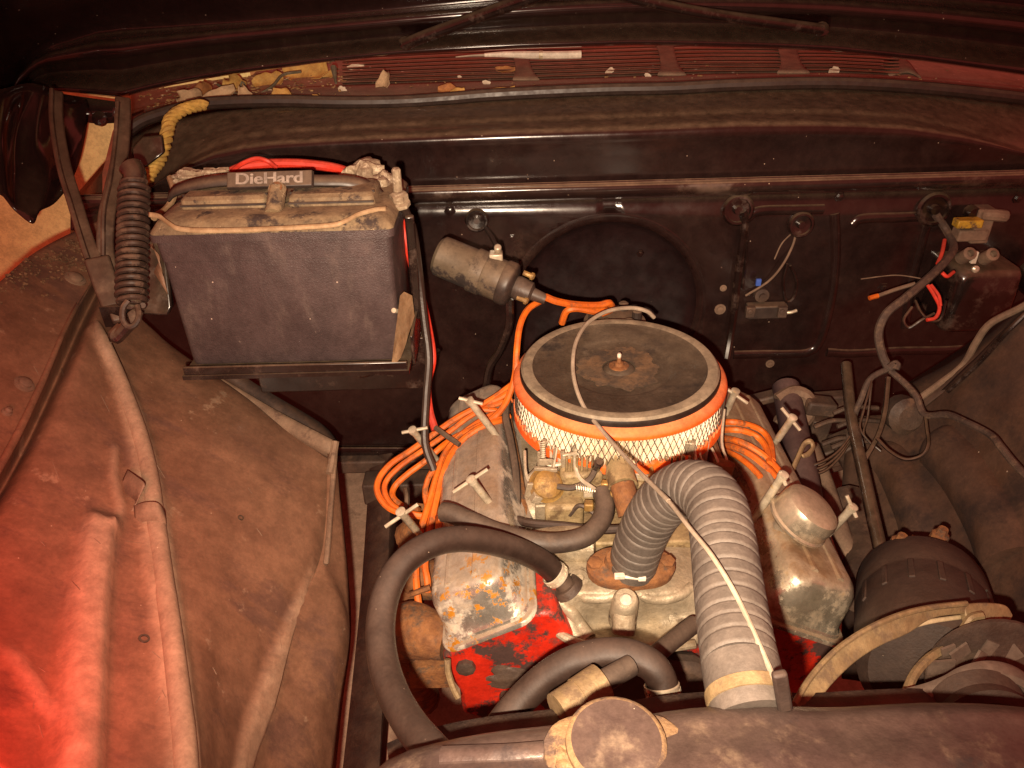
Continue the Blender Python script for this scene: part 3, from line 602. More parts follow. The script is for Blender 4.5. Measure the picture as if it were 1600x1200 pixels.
for i, p in enumerate(m.v):
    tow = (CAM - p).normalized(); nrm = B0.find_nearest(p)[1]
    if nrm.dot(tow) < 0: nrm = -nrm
    off = 0; bead_lit = 0
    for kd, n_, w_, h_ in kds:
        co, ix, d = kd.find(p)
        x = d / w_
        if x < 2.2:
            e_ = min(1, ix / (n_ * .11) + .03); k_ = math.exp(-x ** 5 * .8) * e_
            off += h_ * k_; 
            if w_ < .025: bead_lit = max(bead_lit, k_ * (.9 if h_ > .005 else .5))
    m.v[i] = p + nrm * off; BEAD_LIT.append(bead_lit)
LFB = m.bvh()
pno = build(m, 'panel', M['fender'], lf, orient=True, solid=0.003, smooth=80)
at = pno.data.attributes.new('rub', 'FLOAT', 'POINT'); at.data.foreach_set('value', BEAD_LIT)
def dtube(b, pts, r, off, n=10, sub=5, flat=1.0):
    q = [drop(b, u, v, off) for u, v in pts]; q = [x for x in q if x]
    e_ = (lambda k: r * (min(1, k / .12) ) ** .5) if n >= 18 else None
    m = MB(); m.tube(q, r, n, sub, flat=flat, fn=e_); return m
m = dtube(LFB, [(150, 500), (158, 530), (185, 590), (215, 670), (233, 740), (243, 810), (255, 900), (268, 990), (280, 1090), (288, 1160), (292, 1235)], 0.0105, -0.0005, 20)
build(m, 'rod', M['rodm'], lf, label='long slim dusty rod held by bent clips')
# upper flange seam towards the firewall
m = MB(); m.loft([pp([(215, 498, 1.24), (285, 560, 1.25), (345, 590, 1.25), (430, 640, 1.23), (525, 690, 1.2)]), pp([(222, 512, 1.235), (290, 574, 1.243), (350, 606, 1.243), (430, 662, 1.222), (515, 706, 1.193)]), pp([(225, 520, 1.25), (290, 582, 1.26), (350, 616, 1.26), (430, 672, 1.24), (512, 716, 1.21)])], 6, 3)
build(m, 'rear_flange', M['bead'], lf, orient=True, solid=.002, smooth=60)
m = MB(); m.loft([pp([(345, 560, 1.262), (400, 600, 1.262), (500, 660, 1.252), (530, 690, 1.23)]), pp([(340, 586, 1.255), (400, 622, 1.25), (480, 668, 1.235), (525, 692, 1.21)])], 5, 2)
build(m, 'splash_shield', M['fender2'], lf, orient=True, solid=.002, smooth=60)
# lower apron
m = MB(); m.loft([pp([(512, 705, 1.2), (503, 860, 1.09), (452, 975, .96), (420, 1060, .89), (375, 1250, .765)]), pp([(520, 705, 1.2), (510, 866, 1.09), (490, 960, 1.0), (450, 1080, .91), (410, 1250, .80)]), pp([(524, 706, 1.21), (516, 872, 1.1), (535, 965, 1.03), (505, 1090, .95), (470, 1250, .84)]), pp([(526, 712, 1.23), (545, 905, 1.11), (548, 1000, 1.05), (535, 1100, 1.0), (520, 1250, .92)])], 6, 4)
LAB = m.bvh(); build(m, 'lower_apron', M['fender'], lf, orient=True, solid=.002, smooth=60)
m = MB(); m.tube(pp([(524, 700, 1.19), (518, 780, 1.14), (511, 868, 1.08), (508, 880, 1.08)]), 0.004, 8, 5); m.tube(pp([(524, 690, 1.18), (519, 720, 1.17), (515, 740, 1.16)]), 0.006, 8, 5); build(m, 'edge_wire', M['bead'], lf)
for u, v, r in ((37, 601, .008), (117, 436, .010), (10, 645, .004)):
    c = drop(LFB, u, v, 0); h = LFB.ray_cast(CAM, ray(u, v).normalized()); n_ = h[1] if h[1].dot(CAM - c) > 0 else -h[1]
    m = MB(); m.lathe([(r * 1.5, -.002), (r * 1.5, .002), (r, .003), (r, .006), (r * .6, .008)], c, n_, 14); build(m, 'bolt', M['bead'], lf)
for u, v, r in ((376, 809, .003), (225, 998, .004)):
    c = drop(LFB, u, v, 0); h = LFB.ray_cast(CAM, ray(u, v).normalized()); n_ = h[1] if h[1].dot(CAM - c) > 0 else -h[1]
    m = MB(); m.lathe([(r * 1.5, -.001), (r * 1.4, .001), (r * .9, .001), (r * .8, -.0005), (0, -.0005)], c, n_, 12); build(m, 'rivet_hole', M['gloss'], lf)
rnd = random.Random(77)
m = MB()
for i in range(30):
    u = rnd.uniform(20, 480); v = rnd.uniform(560, 1180); a = rnd.gauss(.9, .5); l = rnd.uniform(8, 34)
    q = [drop(LFB, u + math.cos(a) * l * t, v + math.sin(a) * l * t, .0002) for t in (0, .5, 1)]
    if all(q): m.tube(q, rnd.uniform(.0003, .0006), 4, 2, flat=.4)
build(m, 'scratches', M['bead'], lf, kind='stuff')
# bent metal clips over the bead
def clip(pts, w, label):
    q = cr([drop(LFB, u, v, o) for u, v, o in pts], 6); rows_ = [[], []]; sd = (CM @ Vector((w[0], w[1], 0)))
    for c in q: rows_[0].append(c - sd / 2); rows_[1].append(c + sd / 2)
    m = MB(); m.loft(rows_, 0, 0); build(m, 'clip', M['bead'], lf, label=label, orient=True, solid=.0018)
clip([(192, 748, .002), (205, 758, .022), (218, 770, .030), (214, 786, .014), (208, 795, .003)], (-.010, -.022), 'upper bent retaining clip')
clip([(210, 805, .003), (226, 800, .020), (246, 800, .032), (258, 812, .020), (261, 826, .004)], (.002, -.022), 'lower bent retaining clip')
# crud along the fender top
m = MB()
for i in range(300):
    t = random.random(); u = 150 - 150 * t + random.gauss(0, 16); v = 385 + 55 * t + random.gauss(0, 14)
    if random.random() < .3: u = random.uniform(95, 155); v = random.uniform(370, 440)
    c = drop(LFB, u, v, 0.001)
    if c is None: continue
    s_ = random.uniform(.0015, .005); mm = Matrix.Rotation(random.random() * 6, 3, 'X') @ Matrix.Rotation(random.random() * 6, 3, 'Z'); m.box(c, s_ * random.uniform(.6, 2), s_, s_ * .5, mm, .6, .6)
build(m, 'debris', M['crud'], label='crusty leaf litter and dirt along the left fender top', cat='debris', kind='stuff')
m = MB(); m.loft([pp([(118, 345, 1.42), (160, 300, 1.45), (215, 260, 1.48)]), pp([(100, 400, 1.28), (150, 370, 1.30), (215, 350, 1.32)])], 4, 3); build(m, 'fender_ledge', M['crud'], lf, orient=True, solid=.004)

# frame rail and dark shelf seen between fender and engine
fr = thing('frame_rail', P(585, 900, 1.5), 'dark frame rail running down between inner fender and engine', 'frame rail')
m = MB(); m.loft([pp([(580, 690, 1.62), (566, 900, 1.45), (552, 1050, 1.3), (530, 1250, 1.12)]), pp([(612, 690, 1.60), (606, 900, 1.42), (600, 1050, 1.28), (590, 1250, 1.1)]), pp([(640, 690, 1.66), (622, 900, 1.48), (612, 1050, 1.33), (598, 1250, 1.15)])], 5, 0)
build(m, 'web', M['grease'], fr, orient=True, solid=.006)
m = MB(); m.box(P(655, 760, 1.55), .22, .05, .05); m.box(P(640, 720, 1.6), .3, .04, .03); build(m, 'cross_member', M['grease'], fr, bevel=.004)

# ------------------------------------------------------------------ battery tray + battery
yB = 0.90
xl = PY(265, 465, yB).x; xr = PY(622, 465, yB).x; zt = PY(430, 362, yB).z; zb = PY(455, 568, yB).z
bw = xr - xl; bh = zt - zb; bd = 0.18; bc = Vector(((xl + xr) / 2, yB + bd / 2, zb)); bx = bc.x
RB = Matrix.Rotation(0, 3, 'Z')
bt = thing('battery_tray', bc + Vector((0, 0, -.02)), 'black steel battery tray with a raised front lip', 'tray')
m = MB(); m.box(Vector((bx, yB + bd / 2, zb - .010)), bw + .012, bd + .03, .006); build(m, 'base', M['gloss'], bt)
m = MB(); m.box(Vector((bx, yB - .010, zb - .004)), bw + .008, .005, .018); build(m, 'front_lip', M['gloss'], bt, bevel=.0015)
m = MB(); m.box(Vector((xr + .010, yB + bd / 2, zb + .010)), .004, bd * .9, .045); build(m, 'side_lip', M['gloss'], bt, bevel=.0015)
m = MB(); m.box(Vector((bx + .03, yB + .16, zb - .07)), .26, .1, .09); m.tube([Vector((bx + .08, yB, zb - .02)), Vector((bx + .13, yB + .09, zb - .06)), Vector((bx + .17, yB + .2, zb - .1))], .006, 8, 3); build(m, 'support', M['gloss'], bt, bevel=.006)
ba = thing('battery', bc, 'large black car battery with dusty tan top and carry strap', 'battery')
def rr_ring(w, l, r, z, c): return [Vector((c.x + x, c.y + y, z)) for x, y in rrect(w, l, r, 3)]
m = MB(); m.rings([rr_ring(bw - .012, bd - .01, .006, zb, bc), rr_ring(bw - .008, bd - .006, .008, zb + .004, bc), rr_ring(bw - .004, bd - .004, .008, zb + bh * .80, bc)]); build(m, 'case', M['batt'], ba)
m = MB(); m.rings([rr_ring(bw - .002, bd - .002, .008, zb + bh * .80 + .0006, bc), rr_ring(bw, bd, .008, zb + bh * .985, bc)]); build(m, 'case_band', M['batt'], ba)
m = MB(); m.rings([rr_ring(bw + .006, bd + .006, .009, zb + bh * .986, bc), rr_ring(bw + .007, bd + .007, .009, zt + .001, bc), rr_ring(bw + .005, bd + .005, .009, zt + .003, bc), rr_ring(bw - .01, bd - .012, .010, zt + .013, bc), rr_ring(bw - .03, bd - .03, .010, zt + .016, bc)])
build(m, 'lid', M['batttop'], ba)
m = MB(); m.rings([rr_ring(bw + .0085, bd + .0085, .009, zb + bh * .95, bc), rr_ring(bw + .0085, bd + .0085, .009, zt + .0005, bc)], False, False); build(m, 'lid_rim', M['batt'], ba)
# vent plateaus
for sx, w in ((-1, .112), (1, .112)):
    c = Vector((bx + sx * .068, yB + .078, zt)); m = MB()
    m.rings([rr_ring(w, .07, .006, zt + .012, c), rr_ring(w - .004, .064, .006, zt + .026, c), rr_ring(w - .012, .055, .006, zt + .030, c)]); build(m, 'vent_cover', M['batttop'], ba)
    for k in range(3):
        m = MB(); m.box(Vector((c.x, yB + .044 + .016 * k * .5, zt + .0205 + k * .004)), w * .96, .003, .0025); build(m, 'ridge', M['plastic'], ba)
m = MB(); m.tube([Vector((bx - .002, yB + .03, zt + .012)), Vector((bx, yB + .06, zt + .034))], .011, 12, 2); m.lathe([(.011, 0), (.012, .004), (.010, .007)], Vector((bx, yB + .058, zt + .032)), (0, -.6, .8), 14); build(m, 'filler_plug', M['batttop'], ba)
m = MB(); m.lathe([(.008, 0), (.008, .002), (.006, .0025)], Vector((bx, yB + .0535, zt + .0375)), (0, -.6, .8), 14); build(m, 'plug_face', M['rust'], ba)
# strap handle and name plate
def ribbon(pts, wv, th, name, par, mt, sub=6, **k):
    q = cr(pts, sub); wv = Vector(wv); m = MB(); m.loft([[c - wv / 2 for c in q], [c + wv / 2 for c in q]], 0, 0)
    return build(m, name, M[mt], par, orient=True, solid=th, **k)
Dp = 0.985
ribbon(pp([(262, 306, 1.01), (272, 297, 1.0), (300, 288, .99), (345, 281, .985), (420, 279, .985), (490, 281, .985), (540, 282, .99), (575, 290, 1.0), (600, 308, 1.01), (607, 326, 1.015)]), CM @ Vector((0, .015, -.006)), .004, 'strap', ba, 'plastic')
c = P(422, 281, .975); X = (P(488, 279, .975) - P(357, 283, .975)).normalized(); N_ = (CM @ Vector((0, .12, 1))).normalized(); N_ = (N_ - X * N_.dot(X)).normalized(); Yv = N_.cross(X); PM = Matrix((X, Yv, N_)).transposed()
pl_w = (P(490, 279, .975) - P(354, 283, .975)).length
m = MB(); m.box(c, pl_w, .0225, .007, PM, .97, .9); npl = build(m, 'name_plate', M['plastic'], ba, bevel=.001)
def text(s, size, loc, rot, mt, name, par, bold=.012, sx=1.0, sp=1.0):
    cu = bpy.data.curves.new(name, 'FONT'); cu.body = s; cu.size = size; cu.extrude = .0006; cu.offset = bold * size; cu.align_x = 'CENTER'; cu.align_y = 'CENTER'; cu.space_character = sp
    o = bpy.data.objects.new(name, cu); COL.objects.link(o); bpy.context.view_layer.update()
    me = bpy.data.meshes.new_from_object(o.evaluated_get(bpy.context.evaluated_depsgraph_get())); COL.objects.unlink(o); bpy.data.objects.remove(o)
    off = loc - wloc(par)
    bm = bmesh.new()
    for kk, dx in enumerate((-.00045, 0, .00045)):
        n0 = len(bm.verts); bm.from_mesh(me); bm.verts.ensure_lookup_table()
        for v in bm.verts[n0:]: v.co = off + rot @ Vector((v.co.x * sx + dx, v.co.y, v.co.z + kk * .00012))
    bm.to_mesh(me); bm.free()
    me.materials.clear(); me.materials.append(M[mt]); o = bpy.data.objects.new(name, me); COL.objects.link(o); o.parent = par; return o
text('DieHard', .0205, c + N_ * .0037, PM, 'letter', 'lettering', npl, .013, 1.2, 1.0)
# terminals
def blob(c, r, seed, sq=(1, 1, 1), n=14):
    rnd = random.Random(seed); m = MB(); rows_ = []
    ph = [rnd.uniform(0, 6) for _ in range(6)]
    vs = []; fs = []
    for i in range(n + 1):
        th = math.pi * i / n
        for j in range(n * 2):
            a = math.pi * j / n; d = Vector((math.sin(th) * math.cos(a), math.sin(th) * math.sin(a), math.cos(th)))
            k = 1 + .16 * math.sin(5 * d.x + ph[0]) + .14 * math.sin(7 * d.y + ph[1]) + .12 * math.sin(9 * d.z + ph[2]) + .08 * math.sin(15 * d.x + ph[3]) * math.sin(13 * d.y + ph[4])
            vs.append(Vector(c) + Vector((d.x * sq[0], d.y * sq[1], d.z * sq[2])) * r * k)
    for i in range(n):
        for j in range(n * 2):
            fs.append((i * 2 * n + j, i * 2 * n + (j + 1) % (2 * n), (i + 1) * 2 * n + (j + 1) % (2 * n), (i + 1) * 2 * n + j))
    m.add(vs, fs); return m
m = blob(P(572, 272, 1.07), .024, 3, (1.3, 1, .75)); m2 = blob(P(600, 290, 1.05), .018, 4, (.9, 1.3, 1)); m.add(m2.v, m2.f); build(m, 'terminal_clamp', M['corrode'], ba, label='corroded terminal clamp on the right')
m = blob(P(300, 277, 1.07), .014, 5, (1.8, 1, .8)); m2 = blob(P(338, 271, 1.07), .010, 6, (1.8, 1, .8)); m.add(m2.v, m2.f); build(m, 'terminal_clamp', M['corrode'], ba)
m = MB(); m.lathe([(.006, 0), (.006, .03), (.0045, .032)], P(622, 300, 1.0), (.02, -.1, 1), 10); m.lathe([(.012, 0), (.012, .008), (.008, .010)], P(624, 312, 1.0), (0, -.2, 1), 6); m.lathe([(.013, 0), (.013, .005)], P(626, 320, 1.0), (0, -.3, 1), 8); build(m, 'clamp_bolt', M['corrode'], ba)
ribbon(pp([(232, 335, .94), (248, 338, .935), (262, 348, .93), (283, 358, .925), (340, 360, .925), (430, 357, .925), (515, 352, .925), (540, 345, .928), (560, 335, .935), (585, 328, .945), (604, 326, .955)]), CM @ Vector((0, .006, 0)), .0015, 'hold_down_strap', ba, 'tan')
# hold-down rod on the right with clip
m = MB(); m.box((P(640, 345, 1.0) + P(652, 490, 1.1)) / 2, .012, .008, .165, frame(P(640, 345, 1.0) - P(652, 490, 1.1))); build(m, 'hold_down_rod', M['gloss'], bt, bevel=.002)
m = MB(); m.prism(pp([(625, 462, 1.0), (638, 468, 1.02), (642, 500, 1.05), (630, 540, 1.05), (620, 566, 1.0), (612, 566, .99)]), Vector((0.004, .012, 0))); build(m, 'end_clip', M['tan'], bt)
m = MB(); m.tube([P(615, 485, 1.0), P(637, 489, 1.04)], .0035, 8, 1); build(m, 'pin', M['steel'], bt)
m = MB(); m.tube(pp([(606, 345, 1.0), (602, 380, .99), (597, 398, .985)]), [.006, .001], 6, 3); build(m, 'loose_strap_end', M['plastic'], ba)
# cables
m = MB(); m.tube(pp([(358, 270, 1.09), (380, 261, 1.09), (420, 256, 1.09), (470, 256, 1.09), (520, 262, 1.09), (552, 272, 1.08)]), .0068, 10, 6); build(m, 'battery_cable', M['redwire'], label='thick red cable lying behind the battery name plate', cat='cable')
m = MB(); m.tube(pp([(362, 268, 1.08), (378, 256, 1.07), (400, 248, 1.07), (418, 252, 1.07), (432, 262, 1.08)]), .0032, 8, 6); build(m, 'wire', M['redwire'], label='thin red wire looped over the thick red battery cable', cat='wire')
m = MB(); m.tube(pp([(616, 318, 1.06), (628, 350, 1.08), (640, 400, 1.10), (655, 450, 1.13), (668, 505, 1.15), (676, 560, 1.15), (668, 600, 1.15), (671, 640, 1.14), (680, 672, 1.13)]), .0058, 10, 6); build(m, 'battery_cable', M['redwire'], label='red cable hanging down right of the battery', cat='cable')
m = MB(); m.tube(pp([(630, 322, 1.0), (645, 360, 1.03), (655, 430, 1.07), (663, 500, 1.09), (670, 560, 1.10), (666, 620, 1.10), (664, 690, 1.10), (678, 735, 1.10)]), .0058, 10, 6); build(m, 'battery_cable', M['rubber'], label='dark brown cable hanging down beside the red one', cat='cable')
m = MB(); m.tube(pp([(266, 278, 1.12), (272, 300, 1.1), (262, 325, 1.08), (240, 340, 1.05)]), .005, 8, 4); build(m, 'wire', M['tan'], label='short tan wire between hinge spring and battery', cat='wire')

# ------------------------------------------------------------------ ignition coil
ic = thing('ignition_coil', P(750, 420, 1.16), 'dusty cylindrical ignition coil on the firewall above the air cleaner', 'ignition coil')
a0 = P(684, 398, 1.16); a1 = P(800, 446, 1.15); ax = (a1 - a0).normalized(); L_ = (a1 - a0).length
m = MB(); m.lathe([(.001, 0), (.026, .0), (.0305, .005), (.031, .012), (.031, L_ * .60), (.0318, L_ * .61), (.0318, L_ * .88)], a0, ax, 32); build(m, 'can', M['coil'], ic)
m = MB(); m.lathe([(.0325, L_ * .86), (.034, L_ * .88), (.034, L_ * .97), (.032, L_), (.024, L_ + .004), (.014, L_ + .005)], a0, ax, 32); build(m, 'cap', M['plastic'], ic)
m = MB(); m.lathe([(.017, L_ + .004), (.0185, L_ + .010), (.0165, L_ + .030), (.010, L_ + .034), (.008, L_ + .055), (.003, L_ + .056)], a0, ax, 20); build(m, 'boot', M['flexdark'], ic)
m = MB(); m.lathe([(.0335, L_ * .48), (.0338, L_ * .49), (.0338, L_ * .63), (.0328, L_ * .64)], a0, ax, 32); build(m, 'band', M['coil'], ic)
m = MB(); m.box(P(775, 400, 1.14), .02, .02, .012); m.lathe([(.006, 0), (.006, .012)], P(778, 392, 1.14), (0, -.6, .8), 8); build(m, 'bracket', M['steel'], ic, bevel=.002)
for u, v in ((822, 428), (812, 466)):
    m = MB(); m.lathe([(.004, 0), (.004, .012), (.006, .012), (.006, .016), (.003, .018)], P(u - 4, v - 2, 1.14), ax, 8); build(m, 'terminal', M['brass'], ic)
m = MB(); m.tube(pp([(747, 345, 1.40), (760, 358, 1.30), (772, 378, 1.2), (778, 392, 1.14)]), .004, 8, 5); build(m, 'wire', M['rubber'], label='short dark wire from grommet down to ignition coil', cat='wire')
m = MB(); m.tube(pp([(796, 468, 1.17), (795, 510, 1.19), (780, 550, 1.22), (765, 575, 1.24), (758, 615, 1.26)]), .0065, 8, 5); build(m, 'wire', M['gloss'], label='black wire dropping from the coil down the firewall', cat='wire')

# ------------------------------------------------------------------ air cleaner
rr0 = ray(967, 572); ac_d = 1.07; C0 = P(967, 572, ac_d)
ac = thing('air_cleaner', C0, 'round air cleaner with orange ringed mesh filter and dusty black lid', 'air cleaner')
UP = (Matrix.Rotation(R(-1.0), 3, 'Y') @ Vector((0, 0, 1))).normalized()
RL = 0.1365; RF = 0.1475
m = MB(); m.lathe([(RL - .016, .0035), (RL - .020, .0010), (.078, .0008), (.074, -.0015), (.070, -.003), (.022, -.004), (.018, -.0005), (.010, .001), (.001, .001)], C0, UP, 96, caps=False); build(m, 'lid', M['lid'], ac)
m = MB(); m.lathe([(RL - .016, .0036), (RL - .010, .0048), (RL - .003, .0042), (RL, .001)], C0, UP, 96, caps=False); build(m, 'lid_rim', M['lidrim'], ac)
m = MB(); m.lathe([(RL + .0003, .0012), (RL + .002, -.003), (RL + .002, -.010), (RL - .001, -.012)], C0, UP, 96, caps=False); build(m, 'lid_edge', M['lidedge'], ac)
# rust ring: irregular sheet lying on the lid around the stud
m = MB(); rnd = random.Random(5); n = 140; fm = frame(UP); vs = []; fs = []
ro_j = [.060 + .004 * math.sin(3 * i * 2 * math.pi / n) + rnd.uniform(-.0012, .0012) + .003 * math.sin(9 * i * 2 * math.pi / n + 1) + .002 * math.sin(17 * i * 2 * math.pi / n) - .004 for i in range(n)]
for i in range(n):
    a = 2 * math.pi * i / n
    for r_ in (.023, .045, ro_j[i]): vs.append(C0 + fm @ Vector((r_ * math.cos(a), r_ * math.sin(a), -.0024)))
for i in range(n):
    for k in range(2): fs.append((i * 3 + k, i * 3 + k + 1, ((i + 1) % n) * 3 + k + 1, ((i + 1) % n) * 3 + k))
m.add(vs, fs); build(m, 'rust_stain', M['rustdust'], ac, orient=True)
m = MB(); m.lathe([(.015, -.002), (.014, .001), (.007, .002), (.0065, .006), (.0032, .007), (.0028, .017), (.0015, .018)], C0, UP, 16); build(m, 'stud', M['rust'], ac)
m = MB(); m.lathe([(.0029, .011), (.003, .019), (.002, .0205)], C0, UP, 10); build(m, 'stud_tip', M['white'], ac)
# orange rings
zt_ = -.008; zb_ = -.068
m = MB(); m.lathe([(RL - .004, zt_ - .004), (RL, zt_ + .002), (RF - .003, zt_ - .002), (RF, zt_ - .006), (RF + .001, zt_ - .009), (RF + .0005, zt_ - .0125), (RF - .006, zt_ - .0125)], C0, UP, 96, caps=False); build(m, 'upper_ring', M['ofilter'], ac)
rnd = random.Random(11); n = 264; vs = []; fs = []
for i in range(n):
    a = 2 * math.pi * i / n
    j = .0045 + (.0055 if i % 3 == 0 else 0) * rnd.uniform(.2, 1.2) + .0035 * (math.sin(a * 7) * .5 + .5)
    for r_, h in ((RF - .006, zb_ + j), (RF + .0012, zb_ + j), (RF + .0020, zb_ + .003), (RF + .0016, zb_ - .006), (RF - .002, zb_ - .009), (RF - .02, zb_ - .009)):
        vs.append(C0 + fm @ Vector((r_ * math.cos(a), r_ * math.sin(a), h)))
for i in range(n):
    for k in range(5): fs.append((i * 6 + k, i * 6 + k + 1, ((i + 1) % n) * 6 + k + 1, ((i + 1) % n) * 6 + k))
m = MB(); m.add(vs, fs); build(m, 'lower_ring', M['ofilter'], ac)
n = 300; vs = []; fs = []
for i in range(n):
    a = 2 * math.pi * i / n; r_ = RF - .003 - (.007 if i % 2 else 0)
    for h in (zt_ - .010, zb_): vs.append(C0 + fm @ Vector((r_ * math.cos(a), r_ * math.sin(a), h)))
for i in range(n): fs.append((i * 2, i * 2 + 1, ((i + 1) % n) * 2 + 1, ((i + 1) % n) * 2))
m = MB(); m.add(vs, fs); build(m, 'pleated_paper', M['pleat'], ac, smooth=0)
nw = 104; m = MB(); hh = (zt_ - .0115) - zb_; da = 2 * math.pi / nw * 2.35
for sgn in (1, -1):
    for i in range(nw):
        a0_ = 2 * math.pi * i / nw; q = []
        for k in range(6):
            t = k / 5; a = a0_ + sgn * da * t; r_ = RF - .0008 + (.0004 if sgn > 0 else 0)
            q.append(C0 + fm @ Vector((r_ * math.cos(a), r_ * math.sin(a), zb_ + hh * t)))
        m.tube(q, .0005, 4, 0, cap=False)
build(m, 'wire_mesh', M['wiremesh'], ac)
m = MB(); m.lathe([(RF - .012, zb_ - .009), (RF - .012, zb_ - .013), (.06, zb_ - .016), (.055, zb_ - .03), (.03, zb_ - .03)], C0, UP, 64, caps=False); build(m, 'base_pan', M['lidedge'], ac)
# long control cable across the lid
cb = thing('choke_cable', P(905, 570, 1.0), 'thin grey control cable arching over the air cleaner lid', 'cable')
cpts = [(1022, 496, 1.19), (1010, 486, 1.18), (985, 481, 1.17), (950, 486, 1.15), (918, 505, 1.12), (900, 535, 1.08), (895, 570, 1.045), (900, 605, 1.01), (915, 640, .98), (940, 672, .945), (975, 712, .88), (1010, 748, .80), (1028, 766, .76), (1045, 783, .725)]
m = MB(); m.tube(pp(cpts), 0, 8, 6, fn=lambda k: .0033 - .001 * k); build(m, 'sheath', M['cable'], cb)
m = MB(); m.tube(pp([(1045, 783, .725), (1080, 828, .655), (1110, 865, .615), (1140, 912, .59), (1165, 960, .57), (1185, 1005, .55), (1205, 1050, .53), (1220, 1085, .51)]), .0020, 8, 6); build(m, 'sheath', M['cable'], cb)

# ------------------------------------------------------------------ valve covers
COVB = []
def vcover(front_mid, tilt, mt, label, sgn):
    base = front_mid; L_ = .455
    vc = thing('valve_cover', base + Vector((0, L_ / 2, 0)), label, 'valve cover', 'valve covers on the engine')
    rot = Matrix.Rotation(R(tilt), 3, 'Y')
    def ring(w, l, r, z, n=5): return [base + Vector((0, .2275, 0)) + rot @ Vector((x, y, z)) for x, y in rrect(w, l, r, n)]
    m = MB()
    prof = [(.112, .452, .020, .010), (.106, .446, .022, .014), (.102, .441, .023, .030), (.097, .434, .024, .050), (.093, .428, .024, .058), (.085, .419, .024, .0645), (.074, .405, .022, .0675), (.05, .37, .015, .0690), (.02, .3, .008, .0695)]
    m.rings([ring(*q) for q in prof], False, True); COVB.append(m.bvh()); build(m, 'shell', M[mt], vc, smooth=60)
    m = MB(); m.rings([ring(.126, .466, .022, 0), ring(.126, .466, .022, .0035), ring(.123, .463, .021, .0055), ring(.114, .454, .02, .006), ring(.112, .452, .02, .0105)], True, True); build(m, 'flange', M[mt], vc, smooth=40)
    for x in (-.018, .018):
        m = MB(); m.tube([base + rot @ Vector((x, y, .0672)) for y in (.03, .2, .42)], .0045, 8, 6); build(m, 'pressed_rib', M[mt], vc)
    return vc, rot, base
VL, rotL, bL = vcover(P(765, 993, .89), -27, 'coverL', 'left chrome valve cover spattered with orange stains', -1)
VR, rotR, bR = vcover(P(1252, 990, .89), 26, 'coverR', 'right chrome valve cover with breather cap and brown grime', 1)
def tbolt(vc, h, b, ba_, bb_, dh, db):
    H = P(*h, dh); B_ = P(*b, db); ax = (H - B_).normalized(); L_ = (H - B_).length
    m = MB(); m.lathe([(.0085, 0), (.0085, .006), (.0046, .008), (.0046, L_ * .45), (.0053, L_ * .47), (.0053, L_ - .004), (.0066, L_), (.0066, L_ + .005), (.0045, L_ + .006)], B_, ax, 12); o = build(m, 'hold_down_bolt', M['steel'], vc)
    m = MB(); m.tube([P(*ba_, dh - .002), P(*bb_, dh - .002)], .0025, 8, 2); build(m, 'crossbar', M['steel'], o)
tbolt(VL, (735, 628), (800, 712), (717, 622), (754, 631), 1.07, 1.12)
tbolt(VL, (646, 674), (692, 730), (628, 676), (668, 668), 1.09, 1.17)
tbolt(VL, (738, 752), (786, 812), (708, 769), (762, 733), .95, 1.0)
tbolt(VL, (628, 802), (668, 850), (602, 823), (653, 788), .95, 1.01)
tbolt(VR, (1148, 614), (1128, 660), (1133, 606), (1168, 630), 1.11, 1.15)
tbolt(VR, (1237, 655), (1197, 712), (1221, 637), (1250, 672), 1.08, 1.14)
tbolt(VR, (1222, 745), (1168, 826), (1219, 736), (1228, 758), .92, .98)
tbolt(VR, (1330, 795), (1280, 850), (1323, 774), (1338, 808), .96, 1.01)
# breather cap
cB = P(1245, 815, .93); axB = (rotR @ Vector((0.05, -.1, 1))).normalized()
m = MB(); m.lathe([(.020, -.02), (.020, -.004), (.036, -.003), (.039, .000), (.039, .003), (.0365, .005), (.0365, .024), (.034, .030), (.028, .0335), (.015, .0355), (.001, .036)], cB, axB, 48); build(m, 'breather_cap', M['chrome'], VR, label='round chrome breather cap')

# ------------------------------------------------------------------ engine
en = thing('engine', Vector((.15, .85, .55)), 'red painted V8 engine with cast aluminium intake manifold', 'engine')
def yprism(pts, y, depth): 
    m = MB(); m.prism([PY(u, v, y) for u, v in pts], Vector((0, depth, 0))); return m
yE = PY(765, 1000, .615).y
m = yprism([(690, 1026), (835, 958), (868, 958), (900, 1000), (960, 1040), (960, 1110), (860, 1130), (765, 1128), (722, 1115), (718, 1080), (703, 1062)], .612, .42); build(m, 'cylinder_head', M['red'], en, bevel=.006)
m = yprism([(1178, 955), (1312, 1010), (1290, 1050), (1265, 1110), (1150, 1120), (1120, 1040)], .612, .42); build(m, 'cylinder_head', M['red'], en, bevel=.006)
m = yprism([(880, 985), (930, 1005), (1150, 1005), (1180, 1000), (1180, 1200), (800, 1200), (850, 1120)], .635, .38); build(m, 'engine_block', M['red'], en, bevel=.006)
m = yprism([(900, 1060), (1000, 1040), (1090, 1045), (1150, 1080), (1150, 1200), (880, 1200)], .60, .03); build(m, 'timing_cover', M['grease'], en, bevel=.01)
for q, r_ in (((728, 1040), .012), ((870, 1060), .010), ((790, 1085), .008)):
    m = MB(); m.lathe([(r_, 0), (r_, .006), (r_ * .6, .008)], PY(*q, .612), (0, -1, 0), 8); build(m, 'bolt', M['grease'], en)
m = blob(PY(800, 1055, .615), .03, 9, (1.6, .25, .7)); m2 = blob(PY(870, 1085, .612), .022, 10, (1.2, .3, .9)); m.add(m2.v, m2.f); build(m, 'oil_grime', M['grease'], en)
